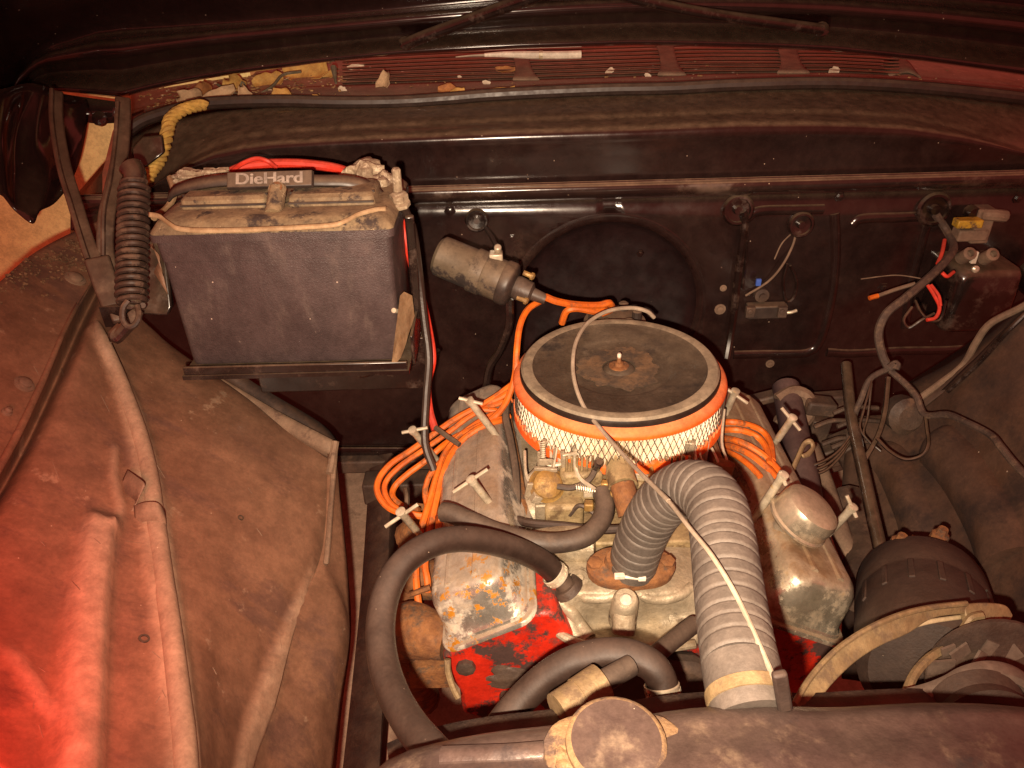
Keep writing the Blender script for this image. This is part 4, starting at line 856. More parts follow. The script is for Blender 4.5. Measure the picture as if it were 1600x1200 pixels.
m = MB(); m.tube(pp([(699, 1030, .90), (700, 1050, .90), (708, 1075, .90), (716, 1090, .9)]), .004, 8, 4); build(m, 'gasket_edge', M['bracket'], en)
# intake manifold
m = MB(); rows = [
    pp([(800, 660, 1.19), (880, 655, 1.19), (960, 650, 1.19), (1050, 655, 1.19), (1140, 665, 1.19), (1170, 680, 1.2)]),
    pp([(808, 745, 1.09), (880, 740, 1.09), (960, 735, 1.09), (1050, 740, 1.09), (1120, 748, 1.09), (1165, 765, 1.11)]),
    pp([(818, 820, 1.03), (880, 820, 1.02), (960, 815, 1.02), (1050, 818, 1.02), (1110, 822, 1.02), (1165, 840, 1.04)]),
    pp([(828, 880, .985), (880, 872, .965), (960, 872, .96), (1050, 872, .96), (1110, 876, .97), (1170, 890, .99)]),
    pp([(836, 920, .96), (875, 912, .93), (940, 918, .915), (1010, 920, .915), (1085, 912, .93), (1160, 930, .96)]),
    pp([(838, 935, .955), (880, 930, .917), (935, 938, .915), (1015, 940, .915), (1085, 930, .92), (1160, 945, .95)]),
    pp([(845, 958, .95), (890, 968, .918), (935, 975, .945), (1015, 977, .945), (1080, 965, .925), (1160, 970, .95)]),
    pp([(850, 972, .94), (892, 992, .915), (940, 1003, .905), (1010, 1006, .905), (1080, 998, .915), (1155, 992, .94)]),
    pp([(852, 980, .945), (893, 1002, .92), (940, 1012, .91), (1010, 1015, .91), (1080, 1008, .92), (1155, 1000, .945)])]
m.loft(rows, 6, 4); IMB = m.bvh(); build(m, 'intake_manifold', M['alloy'], en, orient=True, solid=.006, smooth=60)
m = MB(); m.tube(pp([(838, 928, .945), (846, 962, .935), (885, 997, .905), (940, 1013, .895), (1010, 1016, .895), (1085, 1006, .905)]), .0055, 10, 6); build(m, 'manifold_lip', M['alloy'], en)
m = MB(); m.lathe([(.017, -.035), (.0155, .01), (.014, .016), (.012, .018)], P(976, 946, .90), (0, -.25, 1), 20); m.tube(pp([(976, 950, .900), (974, 990, .897)]), .0135, 14, 3); build(m, 'boss', M['alloy'], en)
m = MB(); m.lathe([(.0075, 0), (.0075, .004), (.005, .007)], P(978, 939, .885), (0, -.3, 1), 10); build(m, 'boss_bolt', M['white'], en)
for r_, q_, a_ in ((.013, (872, 962, .935), (-.2, -.8, .5)), (.015, (1062, 962, .935), (0, -.8, .5)), (.012, (905, 905, .93), (0, -.3, 1))):
    m = MB(); m.lathe([(r_ * 1.2, -.008), (r_, 0), (r_ * .95, .004), (r_ * .5, .005), (r_ * .4, .002)], P(*q_), a_, 16); build(m, 'casting_boss', M['alloy'], en)
# runners under the carb
for pts in ([(830, 800, 1.02), (880, 780, 1.02), (930, 770, 1.03)], [(1150, 800, 1.02), (1090, 780, 1.02), (1020, 770, 1.03)], [(820, 860, .99), (870, 850, .975), (930, 850, .965)]):
    m = MB(); m.tube(pp(pts), .024, 14, 5); build(m, 'runner', M['alloy'], en)
# thermostat housing
th = P(985, 888, .918)
m = MB(); fmT = frame((0, -.15, 1)); q = []
for i in range(40):
    a = 2 * math.pi * i / 40; r_ = .030 + .022 * abs(math.cos(a)) ** 3; q.append((r_ * math.cos(a), r_ * .92 * math.sin(a)))
m.rings([[th + fmT @ Vector((x * k, y * k, z)) for x, y in q] for k, z in ((1, -.006), (1.02, 0), (1.02, .006), (.95, .010), (.62, .013), (.58, .022))], True, True); build(m, 'thermostat_housing', M['rust'], en)
for s in (-1, 1):
    m = MB(); m.lathe([(.009, 0), (.009, .006), (.006, .007)], th + fmT @ Vector((s * .043, 0, .008)), (0, -.15, 1), 6); build(m, 'housing_bolt', M['rust'], en)
# exhaust manifold left
m = MB(); m.tube(pp([(700, 1000, .97), (665, 990, .98), (640, 985, 1.0), (625, 1000, 1.02), (640, 1025, 1.03)]), 0, 14, 6, fn=lambda k: .026 + .012 * math.sin(k * 2.6)); m.tube(pp([(700, 905, 1.07), (660, 905, 1.08), (640, 890, 1.1)]), .028, 12, 5); m.tube(pp([(720, 830, 1.14), (660, 830, 1.15), (640, 840, 1.17)]), .026, 12, 5); m.tube(pp([(655, 800, 1.2), (640, 900, 1.12), (632, 1000, 1.04)]), .024, 12, 5)
build(m, 'exhaust_manifold', M['rust'], en)
m = MB(); m.tube(pp([(640, 1020, 1.04), (650, 1050, 1.1), (660, 1090, 1.2)]), .028, 12, 4); m.box(P(672, 1048, 1.0), .05, .03, .03); build(m, 'exhaust_outlet', M['rust'], en)
m = MB(); m.tube(pp([(1340, 930, 1.06), (1350, 880, 1.12), (1345, 830, 1.18), (1320, 780, 1.24)]), .03, 12, 5); build(m, 'exhaust_manifold', M['grease'], en)
# valley / valve cover gutters
m = MB(); m.tube(pp([(790, 640, 1.2), (805, 720, 1.1), (818, 800, 1.03), (828, 880, .97)]), .008, 8, 5); build(m, 'gutter', M['rust'], en)

# ------------------------------------------------------------------ carburetor
cbt = thing('carburetor', P(960, 750, 1.05), 'grimy gold carburetor under the air cleaner', 'carburetor')
def bx_(u, v, d, x, y, z, name, mt='carb', bev=.003, m3=None, par=None):
    m = MB(); m.box(P(u, v, d), x, y, z, m3); return build(m, name, M[mt], par or cbt, bevel=bev)
bx_(965, 725, 1.06, .16, .15, .05, 'body', bev=.006)
bx_(905, 738, 1.02, .055, .07, .05, 'float_bowl', bev=.006); bx_(1050, 738, 1.03, .06, .07, .05, 'float_bowl', bev=.006)
bx_(970, 785, 1.05, .20, .17, .014, 'base_plate', bev=.003)
bx_(880, 795, 1.01, .05, .05, .05, 'heat_well', bev=.006); bx_(872, 800, .995, .06, .006, .028, 'heat_cover', 'alloy', .002)
bx_(1085, 710, 1.04, .03, .03, .06, 'solenoid', 'steel', .004)
m = MB(); cdm = P(855, 757, .985); axd = Vector((.1, -.65, .65)); m.lathe([(.001, .012), (.012, .012), (.018, .008), (.021, .0), (.0235, -.002), (.0235, -.006), (.019, -.007), (.018, -.014), (.006, -.018)], cdm, axd, 28); build(m, 'choke_pull_off', M['brass'], cbt)
m = MB(); m.prism(pp([(825, 745, 1.0), (835, 735, 1.0), (880, 735, 1.01), (895, 755, 1.0), (860, 752, 1.0), (835, 770, .99)]), Vector((0, .004, 0))); build(m, 'pull_off_bracket', M['alloy'], cbt)
for pts, w in (([(845, 690, 1.02), (850, 715, 1.01), (848, 732, 1.0)], .006), ([(860, 690, 1.02), (862, 730, 1.0)], .004), ([(872, 690, 1.02), (876, 732, 1.0)], .006), ([(842, 722, 1.0), (866, 726, .998), (884, 722, 1.0)], .008), ([(842, 735, 1.0), (845, 712, 1.0)], .005)):
    m = MB(); m.tube(pp(pts), w * .5, 6, 3, flat=.6); build(m, 'linkage', M['steel'], cbt)
for u, v in ((900, 790), (938, 800), (912, 775), (1015, 790), (1040, 800), (925, 740), (870, 815), (852, 800)):
    m = MB(); m.lathe([(.006, -.004), (.006, .004), (.0035, .005), (.0035, .012)], P(u, v, 1.0), (0, -.3, 1), 6); build(m, 'screw', M['carb'], cbt)
m = MB(); m.tube(pp([(870, 760, .975), (895, 762, .975), (920, 750, .975), (932, 730, .98)]), .004, 8, 5); build(m, 'vacuum_hose', M['flexdark'], cbt)
m = MB(); m.lathe([(.006, -.012), (.0065, 0), (.0065, .012), (.004, .015)], P(933, 728, .975), CM @ Vector((0.1, .5, 1)), 12); build(m, 'vacuum_cap', M['gloss'], cbt)
m = MB(); m.tube(pp([(965, 700, 1.01), (968, 735, .985), (974, 762, .965)]), .019, 16, 4); build(m, 'fuel_inlet', M['carb'], cbt)
m = MB(); m.tube(pp([(972, 758, .96), (980, 785, .95), (985, 805, .945)]), .0155, 16, 4); build(m, 'fuel_filter', M['rust'], cbt)
m = MB(); m.tube(pp([(984, 800, .945), (990, 822, .94)]), .012, 12, 3); m.lathe([(.0135, 0), (.0135, .006)], P(987, 812, .942), P(990, 822, .94) - P(984, 800, .945), 12); build(m, 'filter_neck', M['carb'], cbt)
m = MB(); m.tube(pp([(1110, 690, 1.06), (1120, 720, 1.03), (1135, 735, 1.02)]), .009, 10, 4); m.lathe([(.013, 0), (.014, .02), (.010, .022)], P(1127, 745, 1.0), CM @ Vector((.1, 1, .3)), 12); build(m, 'choke_housing', M['rust'], cbt)
for pts in ([(1092, 690, 1.02), (1095, 715, 1.0), (1108, 730, .99)], [(1112, 700, 1.0), (1122, 722, .99), (1120, 735, .99)], [(1132, 640, 1.05), (1128, 690, 1.02), (1136, 720, 1.0)]):
    m = MB(); m.tube(pp(pts), .0018, 6, 4); build(m, 'rod', M['steel'], cbt)

def cpart(name, mt, bev, *boxes):
    for (u, v, d, x, y, z, rz) in boxes:
        bx_(u, v, d, x, y, z, name, mt, bev, Matrix.Rotation(R(rz), 3, 'Y') @ Matrix.Rotation(R(random.uniform(-15, 15)), 3, 'Z'))
cpart('bowl_rib', 'carb', .001, *[(885 + i * 8, 735, .982, .003, .004, .045, 0) for i in range(6)])
cpart('bowl_rib', 'carb', .001, *[(1030 + i * 9, 735, .992, .003, .004, .045, 0) for i in range(6)])
cpart('bracket', 'alloy', .001, (832, 765, .985, .018, .004, .022, 10), (838, 778, .98, .012, .010, .012, 30), (842, 720, .99, .004, .004, .03, 0), (865, 715, .985, .003, .003, .035, 5), (880, 718, .985, .006, .004, .028, -5), (853, 733, .982, .030, .005, .005, 0), (853, 722, .982, .018, .003, .010, 0), (848, 702, 1.0, .006, .006, .03, 10))
cpart('lever', 'steel', .001, (890, 712, .98, .020, .004, .008, 0), (1000, 745, .985, .03, .004, .010, 15), (1022, 765, .975, .026, .006, .008, -10), (1075, 745, .98, .02, .004, .016, 30), (925, 770, .975, .022, .006, .01, 0))
cpart('cover_plate', 'alloy', .002, (1020, 715, 1.0, .022, .01, .030, 0), (1045, 705, 1.0, .018, .012, .03, 0), (1075, 705, 1.0, .016, .012, .035, 0), (1000, 715, 1.0, .012, .012, .035, 0), (915, 700, 1.0, .04, .012, .02, 0))
cpart('fitting', 'brass', .002, (945, 760, .975, .010, .010, .016, 0), (920, 790, .97, .012, .012, .012, 0), (958, 778, .965, .008, .008, .020, 0), (1010, 775, .975, .012, .012, .012, 20), (838, 752, .985, .014, .006, .008, -20))
m = MB(); hx = [P(900 + 30 * t / 60, 762 + 4 * t / 60, .97) + CM @ Vector((0, .004 * math.cos(t * .9), .004 * math.sin(t * .9))) for t in range(60)]; m.tube(hx, .0009, 5, 0); build(m, 'return_spring', M['steel'], cbt)
m = MB(); hx = [P(848, 690 + 28 * t / 60, .99) + CM @ Vector((.0035 * math.cos(t * .9), 0, .0035 * math.sin(t * .9))) for t in range(60)]; m.tube(hx, .0008, 5, 0); build(m, 'return_spring', M['steel'], cbt)
for pts, r_, mt in (([(905, 690, 1.0), (898, 715, .985), (905, 745, .975), (930, 765, .965)], .0028, 'steel'), ([(1010, 700, 1.0), (1018, 730, .98), (1010, 760, .965), (985, 775, .955)], .003, 'brass'), ([(820, 705, 1.05), (822, 740, 1.02), (835, 770, 1.0)], .0022, 'steel'), ([(890, 805, .985), (905, 790, .975), (925, 800, .97), (935, 815, .965)], .003, 'flexdark'), ([(870, 700, .995), (866, 725, .985), (862, 745, .98)], .0016, 'steel'), ([(1060, 690, 1.0), (1066, 720, .985), (1055, 745, .98)], .002, 'steel'), ([(1085, 700, 1.0), (1090, 730, .985), (1100, 745, .98)], .0018, 'steel')):
    m = MB(); m.tube(pp(pts), r_, 7, 5); build(m, 'line', M[mt], cbt)
for u, v, d in ((842, 850, .985), (1100, 850, .985), (850, 905, .95), (1105, 905, .955), (905, 860, .955), (848, 800, 1.02)):
    c = drop(IMB, u, v, -.001)
    if c is None: continue
    m = MB(); m.lathe([(.011, -.004), (.011, .001), (.0075, .0012), (.0075, .007), (.005, .008)], c, (0, -.25, 1), 6 if u < 1000 else 8); build(m, 'manifold_bolt', M['rust'] if u in (842, 848) else M['carb'], en)
m = blob(drop(IMB, 880, 800, 0), .02, 41, (1.4, 1.2, .7)); build(m, 'cast_lump', M['alloy'], en); m = blob(drop(IMB, 860, 815, 0), .012, 42, (1.2, 1.2, .8)); build(m, 'cast_lump', M['rust'], en)
for pts, r_, o_ in (([(850, 928), (872, 938), (892, 955), (905, 975), (922, 998)], .008, -.004), ([(905, 932), (935, 934), (965, 930)], .007, -.004), ([(995, 930), (1030, 936), (1060, 930), (1080, 918)], .007, -.004)):
    m = dtube(IMB, pts, r_, o_, 18); build(m, 'casting_rib', M['alloy'], en, smooth=70)


# ------------------------------------------------------------------ hoses
def clampat(q0, q1, r, par, mt='steel'):
    ax = (q1 - q0).normalized(); m = MB()
    m.lathe([(r, -.006), (r + .0012, -.005), (r + .0012, -.002), (r + .0004, -.0015), (r + .0004, .0015), (r + .0012, .002), (r + .0012, .005), (r, .006)], q0, ax, 28, caps=False)
    fmc = frame(ax); 
    n_ = 20
    for i in range(n_):
        a = 2 * math.pi * i / n_; m.box(q0 + fmc @ Vector(((r + .0009) * math.cos(a), (r + .0009) * math.sin(a), 0)), .001, .0016, .0045, fmc @ Matrix.Rotation(a, 3, 'Z'))
    build(m, 'hose_clamp', M[mt], par)
hh_ = thing('heater_hose', P(700, 850, .8), 'fat black heater hose looping left over the valve cover', 'hose')
hp = [(873, 902, .918), (850, 880, .905), (815, 862, .885), (770, 848, .86), (720, 842, .835), (675, 850, .81), (635, 875, .79), (608, 915, .77), (595, 970, .745), (598, 1030, .71), (615, 1085, .67), (640, 1130, .635), (668, 1165, .60), (690, 1190, .575)]
m = MB(); m.tube(pp(hp), .0142, 20, 6); build(m, 'tube', M['rubber'], hh_)
clampat(P(868, 898, .915), P(880, 908, .92), .0148, hh_)
m = MB(); m.tube(pp([(870, 900, .917), (882, 912, .922), (888, 922, .925)]), .0115, 14, 3); m.lathe([(.02, -.004), (.017, .006)], P(886, 918, .925), P(870, 900, .917) - P(888, 922, .925), 16); build(m, 'fitting', M['grease'], hh_)
pv = thing('breather_hose', P(850, 840, .95), 'brown vacuum hose curving across the intake manifold', 'hose')
m = MB(); m.tube(pp([(692, 800, .955), (705, 802, .95), (735, 815, .94), (780, 833, .93), (830, 846, .925), (875, 848, .925), (915, 838, .93), (938, 815, .945), (945, 790, .96), (940, 768, .975)]), .0125, 18, 6); build(m, 'tube', M['flexdark'], pv)
m = MB(); m.lathe([(.0125, 0), (.0125, .02), (.012, .022)], P(714, 822, .965), CM @ Vector((-.5, 1, .4)), 14); build(m, 'clamp', M['steel'], pv)
m = MB(); m.tube(pp([(808, 812, 1.0), (830, 818, .985), (880, 822, .975), (930, 828, .965), (985, 826, .96)]), .0058, 10, 5); build(m, 'fuel_line', M['rubber'], label='thin black hose lying across the intake behind the vacuum hose', cat='hose')
bh_ = thing('bypass_hose', P(900, 1050, .72), 'black coolant hose arching in front of the engine block', 'hose')
m = MB(); m.tube(pp([(760, 1165, .72), (800, 1110, .735), (845, 1065, .735), (890, 1036, .73), (940, 1022, .725), (985, 1024, .72), (1018, 1040, .715), (1033, 1062, .715), (1036, 1085, .715)]), .0148, 20, 6); build(m, 'tube', M['rubber'], bh_)
clampat(P(1035, 1078, .715), P(1037, 1092, .715), .0155, bh_, 'chrome')
m = MB(); m.tube(pp([(1036, 1080, .715), (1040, 1110, .72)]), .012, 14, 2); build(m, 'fitting', M['grease'], bh_)
m = MB(); m.tube(pp([(1000, 1045, .80), (1040, 1010, .84), (1085, 975, .88)]), .010, 12, 4); build(m, 'coolant_pipe', M['flexdark'], label='short grey hose behind the ribbed radiator hose', cat='hose')
sl = thing('pipe_sleeve', P(905, 1085, .66), 'dull gold metal sleeve beside the radiator cap', 'sleeve')
m = MB(); m.tube(pp([(872, 1112, .662), (905, 1090, .672)]), .0165, 20, 2); build(m, 'sleeve', M['bracket'], sl); m = MB(); m.tube(pp([(905, 1090, .672), (940, 1066, .682)]), .0175, 20, 2); build(m, 'sleeve', M['bracket'], sl)
m = MB(); m.tube(pp([(940, 1066, .682), (985, 1040, .70)]), .010, 14, 2); build(m, 'pipe', M['flexdark'], sl)
# ribbed radiator hose
rh = thing('radiator_hose', P(1100, 900, .7), 'ribbed grey flexible radiator hose arching from thermostat to radiator', 'hose')
fp = cr(pp([(988, 885, .912), (998, 850, .885), (1014, 815, .855), (1036, 785, .82), (1066, 765, .78), (1096, 766, .745), (1118, 790, .715), (1128, 835, .68), (1135, 890, .645), (1142, 945, .615), (1150, 1000, .585), (1158, 1045, .563)]), 40)
ln = [0]
for a, b in zip(fp, fp[1:]): ln.append(ln[-1] + (b - a).length)
T = ln[-1]; pitch = .0142
def smp(s):
    import bisect
    i = min(max(bisect.bisect(ln, s) - 1, 0), len(fp) - 2); t = (s - ln[i]) / max(ln[i + 1] - ln[i], 1e-9); return fp[i].lerp(fp[i + 1], t)
q = []; rad = []; nn = int(T / pitch * 14)
for i in range(nn + 1):
    s = T * i / nn; q.append(smp(s)); ph = ((s + .0021 * math.sin(s * 61) + .0013 * math.sin(s * 143)) / pitch) % 1
    rad.append(.0285 - .0016 * (max(0, math.cos(2 * math.pi * ph)) ** 6.0) if s > .012 else .0285)
m = MB(); m.tube(q, 0, 28, 0, fn=lambda k: rad[min(int(round(k * nn)), nn)]); build(m, 'ribbed_tube', M['flex'], rh, smooth=60)
m = MB(); m.tube(pp([(1157, 1040, .564), (1163, 1068, .553), (1170, 1098, .542), (1176, 1120, .535)]), .0285, 32, 4); build(m, 'cuff', M['flex'], rh, label='smooth lower cuff')
m = MB(); m.tube(pp([(1166, 1080, .548), (1171, 1100, .541)]), .0298, 32, 2); build(m, 'cuff_band', M['bracket'], rh)
m = MB(); fmT2 = (fp[6] - fp[0]).normalized(); m.box(P(968, 900, .882), .012, .006, .006); m.box(P(1003, 903, .882), .009, .006, .006); m.tube(pp([(970, 901, .882), (1003, 904, .882)]), .0022, 8, 2); build(m, 'clamp_screw', M['white'], rh, bevel=.001)
m = MB(); m.box(P(1222, 1080, .51), .010, .006, .04, Matrix.Rotation(R(-15), 3, 'Y')); build(m, 'cable_bracket', M['alt'], cb, bevel=.002)

# ------------------------------------------------------------------ spark plug wires
WG = 'orange spark plug wires'
def rest(pts, r, n=7):
    out = []
    for c in cr(pp(pts), n):
        d = (c - CAM).length; rv = (c - CAM).normalized()
        for b in COVB:
            h = b.ray_cast(CAM, rv)
            if h[0] is not None and h[3] < d + r: d = h[3] - r * 1.1
        out.append(CAM + rv * d)
    for _ in range(3): out = [out[0]] + [(a + b * 2 + c) / 4 for a, b, c in zip(out, out[1:], out[2:])] + [out[-1]]
    return out
def wire(pts, label, r=.0048, mt='orange', cat='wire', name='spark_plug_wire', group=WG):
    m = MB(); m.tube(rest(pts, r), r, 8, 0); return build(m, name, M[mt], label=label, cat=cat, group=group)
wire([(852, 464, 1.14), (870, 471, 1.15), (900, 476, 1.17), (935, 477, 1.19), (952, 473, 1.20), (955, 483, 1.22), (940, 490, 1.23)], 'orange wire from ignition coil boot to behind the air cleaner', .0056)
wire([(878, 505, 1.22), (886, 485, 1.2), (905, 482, 1.2), (930, 487, 1.21), (950, 485, 1.22)], 'short orange wire looping behind the air cleaner lid', .0055)
wire([(845, 470, 1.16), (825, 483, 1.14), (812, 510, 1.12), (807, 550, 1.11), (804, 590, 1.11), (790, 630, 1.12), (768, 655, 1.13), (735, 672, 1.14), (700, 690, 1.15), (665, 720, 1.15), (640, 738, 1.15), (618, 758, 1.15), (613, 775, 1.14), (628, 790, 1.13), (655, 798, 1.12)], 'orange wire dropping left of air cleaner into the inner loop')
wire([(800, 610, 1.15), (780, 622, 1.15), (755, 632, 1.15), (715, 652, 1.15), (675, 680, 1.15), (640, 705, 1.15), (610, 725, 1.14), (592, 748, 1.13), (590, 770, 1.12), (605, 792, 1.11), (630, 803, 1.10), (668, 808, 1.10)], 'orange wire making the widest loop at the left')
wire([(795, 640, 1.15), (765, 650, 1.14), (730, 672, 1.13), (700, 700, 1.12), (685, 735, 1.10), (672, 780, 1.08), (660, 820, 1.06), (652, 860, 1.04), (650, 900, 1.02), (655, 950, 1.0), (662, 988, .99)], 'orange wire running past the exhaust manifold furthest forward')
wire([(790, 655, 1.14), (750, 668, 1.13), (715, 695, 1.11), (695, 730, 1.09), (682, 780, 1.07), (672, 830, 1.05), (664, 880, 1.03), (668, 905, 1.02), (668, 925, 1.02)], 'orange wire ending above the exhaust manifold')
wire([(680, 790, 1.1), (686, 815, 1.09), (684, 840, 1.08)], 'short orange plug wire near the valve cover')
wire([(800, 625, 1.155), (775, 632, 1.15), (738, 648, 1.14), (700, 676, 1.14), (660, 704, 1.14), (625, 728, 1.135), (603, 752, 1.13), (602, 772, 1.12), (616, 792, 1.11), (642, 802, 1.10), (662, 806, 1.1)], 'orange wire between the widest and the inner loop', .0042)
wire([(797, 650, 1.14), (760, 662, 1.13), (722, 686, 1.12), (698, 716, 1.11), (688, 750, 1.095), (676, 800, 1.07), (664, 850, 1.05), (657, 885, 1.03)], 'orange wire tucked between the two exhaust side wires', .0042)
wire([(792, 645, 1.14), (762, 640, 1.14), (740, 640, 1.14), (770, 622, 1.15), (800, 600, 1.16)], 'short orange wire loop above the left valve cover', .0042)
wire([(690, 720, 1.11), (672, 742, 1.10), (664, 770, 1.10), (672, 800, 1.09), (690, 812, 1.08)], 'tight orange loop beside the left valve cover', .0042)
wire([(1122, 700, 1.10), (1150, 712, 1.10), (1172, 728, 1.09), (1188, 745, 1.08)], 'short lowest orange wire end on the right valve cover', .0042)
wire([(1125, 660, 1.16), (1150, 660, 1.16), (1185, 670, 1.16), (1203, 690, 1.16), (1207, 720, 1.15)], 'uppermost orange wire right of the air cleaner')
wire([(1125, 672, 1.15), (1155, 672, 1.15), (1182, 682, 1.15), (1197, 700, 1.15), (1202, 725, 1.14)], 'second orange wire right of the air cleaner')
wire([(1120, 684, 1.12), (1150, 688, 1.12), (1180, 702, 1.11), (1205, 722, 1.10), (1222, 742, 1.08)], 'third orange wire down, lying on the right valve cover')
wire([(1118, 694, 1.11), (1145, 698, 1.11), (1172, 710, 1.10), (1200, 732, 1.09), (1215, 750, 1.07)], 'lowest orange wire, lying on the right valve cover')
for pts, r_ in (([(680, 668, 1.12), (700, 683, 1.11), (718, 695, 1.10)], .004), ([(634, 765, 1.13), (636, 780, 1.11), (634, 800, 1.10)], .004), ([(640, 930, 1.01), (655, 924, 1.0), (672, 918, 1.0)], .004)):
    m = MB(); m.tube(pp(pts), r_, 6, 3); build(m, 'wire_separator', M['plastic'] if r_ == .004 and pts[0][1] < 900 else M['rust'], label={668: 'dark wire separator across the upper orange wires', 765: 'dark wire separator at the left orange loop', 930: 'rusty clip round the orange wires by the exhaust'}[pts[0][1]], cat='clip')
m = MB(); m.tube(pp([(795, 620, 1.16), (790, 650, 1.13), (798, 690, 1.10), (806, 740, 1.06), (808, 790, 1.03)]), .006, 8, 5); build(m, 'wire', M['flexdark'], label='brown wire running down inside the left valve cover', cat='wire')
m = MB(); m.tube(pp([(1130, 640, 1.12), (1126, 680, 1.10), (1120, 720, 1.08)]), .0045, 8, 4); build(m, 'wire', M['grease'], label='dark wire hanging below the right side of air cleaner', cat='wire')
# distributor behind the air cleaner
ds = thing('distributor', PY(960, 500, 1.16), 'dark distributor cap half hidden behind the air cleaner', 'distributor')
cD = P(960, 515, 1.24); m = MB(); m.lathe([(.055, -.1), (.055, 0), (.05, .015), (.02, .02)], cD, (0, -.1, 1), 24); build(m, 'cap', M['plastic'], ds)
for k in range(6):
    a = k * 1.05; m = MB(); m.lathe([(.008, 0), (.008, .02), (.005, .022)], cD + Vector((.035 * math.cos(a), .035 * math.sin(a), .012)), (0, 0, 1), 10); build(m, 'tower', M['plastic'], ds)

# ------------------------------------------------------------------ radiator
rd = thing('radiator', P(1000, 1180, .5), 'worn dark radiator top tank along the front edge', 'radiator')
edge = [(560, 1290), (585, 1205), (605, 1188), (640, 1172), (700, 1156), (780, 1142), (860, 1134), (940, 1124), (1010, 1118), (1060, 1108), (1120, 1104), (1200, 1100), (1250, 1105), (1300, 1106), (1380, 1101), (1450, 1098), (1520, 1099), (1585, 1103), (1640, 1112), (1750, 1180)]
ue = [560, 572, 585, 605, 640] + [680 + 40 * i for i in range(24)] + [1660, 1700, 1750]
m = MB(); m.loft([[P(u, ip(edge, u) + 40, .62) for u in ue], [P(u, ip(edge, u) + 6, .556) for u in ue], [P(u, ip(edge, u), .535) for u in ue], [P(u, ip(edge, u) + 10, .517) for u in ue], [P(u, ip(edge, u) + 40, .50) for u in ue], [P(u, ip(edge, u) + 110, .465) for u in ue], [P(u, ip(edge, u) + 220, .44) for u in ue], [P(u, ip(edge, u) + 380, .46) for u in ue]], 0, 4)
RDB = m.bvh(); build(m, 'top_tank', M['tank'], rd, orient=True, solid=.002, smooth=70)
m = dtube(RDB, [(690, 1182), (740, 1180), (800, 1178), (870, 1172)], .007, 0, flat=.7); build(m, 'tank_seam', M['tank'], rd)
m = MB(); m.loft([[P(u, ip(edge, u) + 60, .63) + Vector((0, .02, 0)) for u in ue[3:-2]], [P(u, ip(edge, u) + 60, .63) + Vector((0, .02, -.4)) for u in ue[3:-2]]], 0, 2); build(m, 'core', M['grease'], rd, orient=True, solid=.03)
# cap and neck
cC = drop(RDB, 962, 1165, 0.004); axC = Vector((0, -.02, 1)).normalized()
m = MB(); fmc = frame(axC); q = []
for i in range(48):
    a = 2 * math.pi * i / 48; r_ = .0335 + .013 * max(0, abs(math.cos(a)) - .72) / .28 + random.uniform(-.0006, .0006); q.append((r_ * math.cos(a), r_ * math.sin(a)))
m.rings([[cC + fmc @ Vector((x * k, y * k, z)) for x, y in q] for k, z in ((1.05, -.012), (1.02, -.004), (1, -.002), (.93, -.001))], True, True); build(m, 'filler_neck', M['ochre'], rd)
m = MB(); m.lathe([(.0318, -.001), (.0325, .002), (.0322, .005), (.0305, .0065), (.029, .0068)], cC, axC, 48); capo = build(m, 'cap', M['ochre'], rd)
m = MB(); m.lathe([(.0288, .0069), (.022, .0060), (.012, .0064), (.001, .0068)], cC, axC, 48); build(m, 'cap_face', M['tank'], capo)
for s in (-1, 1):
    m = blob(cC + Vector((s * .033, -.008, -.003)), .007, 20 + s, (1, 1.4, .6)); build(m, 'cap_ear', M['ochre'], capo)

# ------------------------------------------------------------------ alternator and front drive, right
al = thing('alternator', P(1440, 950, .9), 'dusty brown alternator at lower right behind the pulley', 'alternator')
A0 = P(1455, 1055, .80); A1 = P(1437, 915, 1.0); axA = (A1 - A0).normalized(); LA = (A1 - A0).length
m = MB(); m.lathe([(.02, -.01), (.06, -.005), (.072, .01), (.075, .03), (.076, LA * .55), (.075, LA * .57), (.075, LA * .60), (.0765, LA * .62), (.0765, LA * .9), (.070, LA * .97), (.045, LA), (.02, LA + .004)], A0, axA, 48); build(m, 'body', M['alt'], al, smooth=30)
for u, v in ((1403, 852), (1466, 842)):
    m = MB(); m.lathe([(.011, -.01), (.011, .008), (.007, .010), (.006, .018)], P(u, v, .985), CM @ Vector((.1, .8, .5)), 8); build(m, 'terminal', M['rust'], al)
m = MB(); m.loft([pp([(1390, 865, .97), (1430, 848, .975), (1480, 850, .97)]), pp([(1400, 880, .95), (1440, 862, .955), (1490, 868, .95)])], 4, 2); build(m, 'end_bracket', M['rust'], al, orient=True, solid=.006)
m = MB(); m.tube(pp([(1410, 858, .96), (1440, 866, .94), (1475, 880, .93), (1500, 890, .92), (1515, 903, .91), (1524, 918, .9)]), .0024, 7, 5); build(m, 'wire', M['yellow'], label='yellow wire curving over the alternator', cat='wire')
m = MB(); m.tube(pp([(1480, 868, .95), (1500, 885, .93), (1520, 903, .91), (1538, 925, .89), (1548, 945, .87)]), .0042, 8, 5); build(m, 'wire', M['teal'], label='grey green wire beside the yellow one on the alternator', cat='wire')
fA = frame(axA)
for k in range(7):
    a = R(20 + 23 * k); m = MB(); m.box(A0 + fA @ Vector((.0755 * math.cos(a), .0755 * math.sin(a), LA * .45)), .004, .007, .05, fA @ Matrix.Rotation(a, 3, 'Z')); build(m, 'cooling_fin', M['alt'], al, bevel=.001)
for k in range(4):
    a = R(35 + 36 * k); m = MB(); m.lathe([(.007, -.004), (.007, .004), (.004, .005)], A0 + fA @ Vector((.062 * math.cos(a), .062 * math.sin(a), LA * .99)), axA, 6); build(m, 'through_bolt', M['rust'], al)
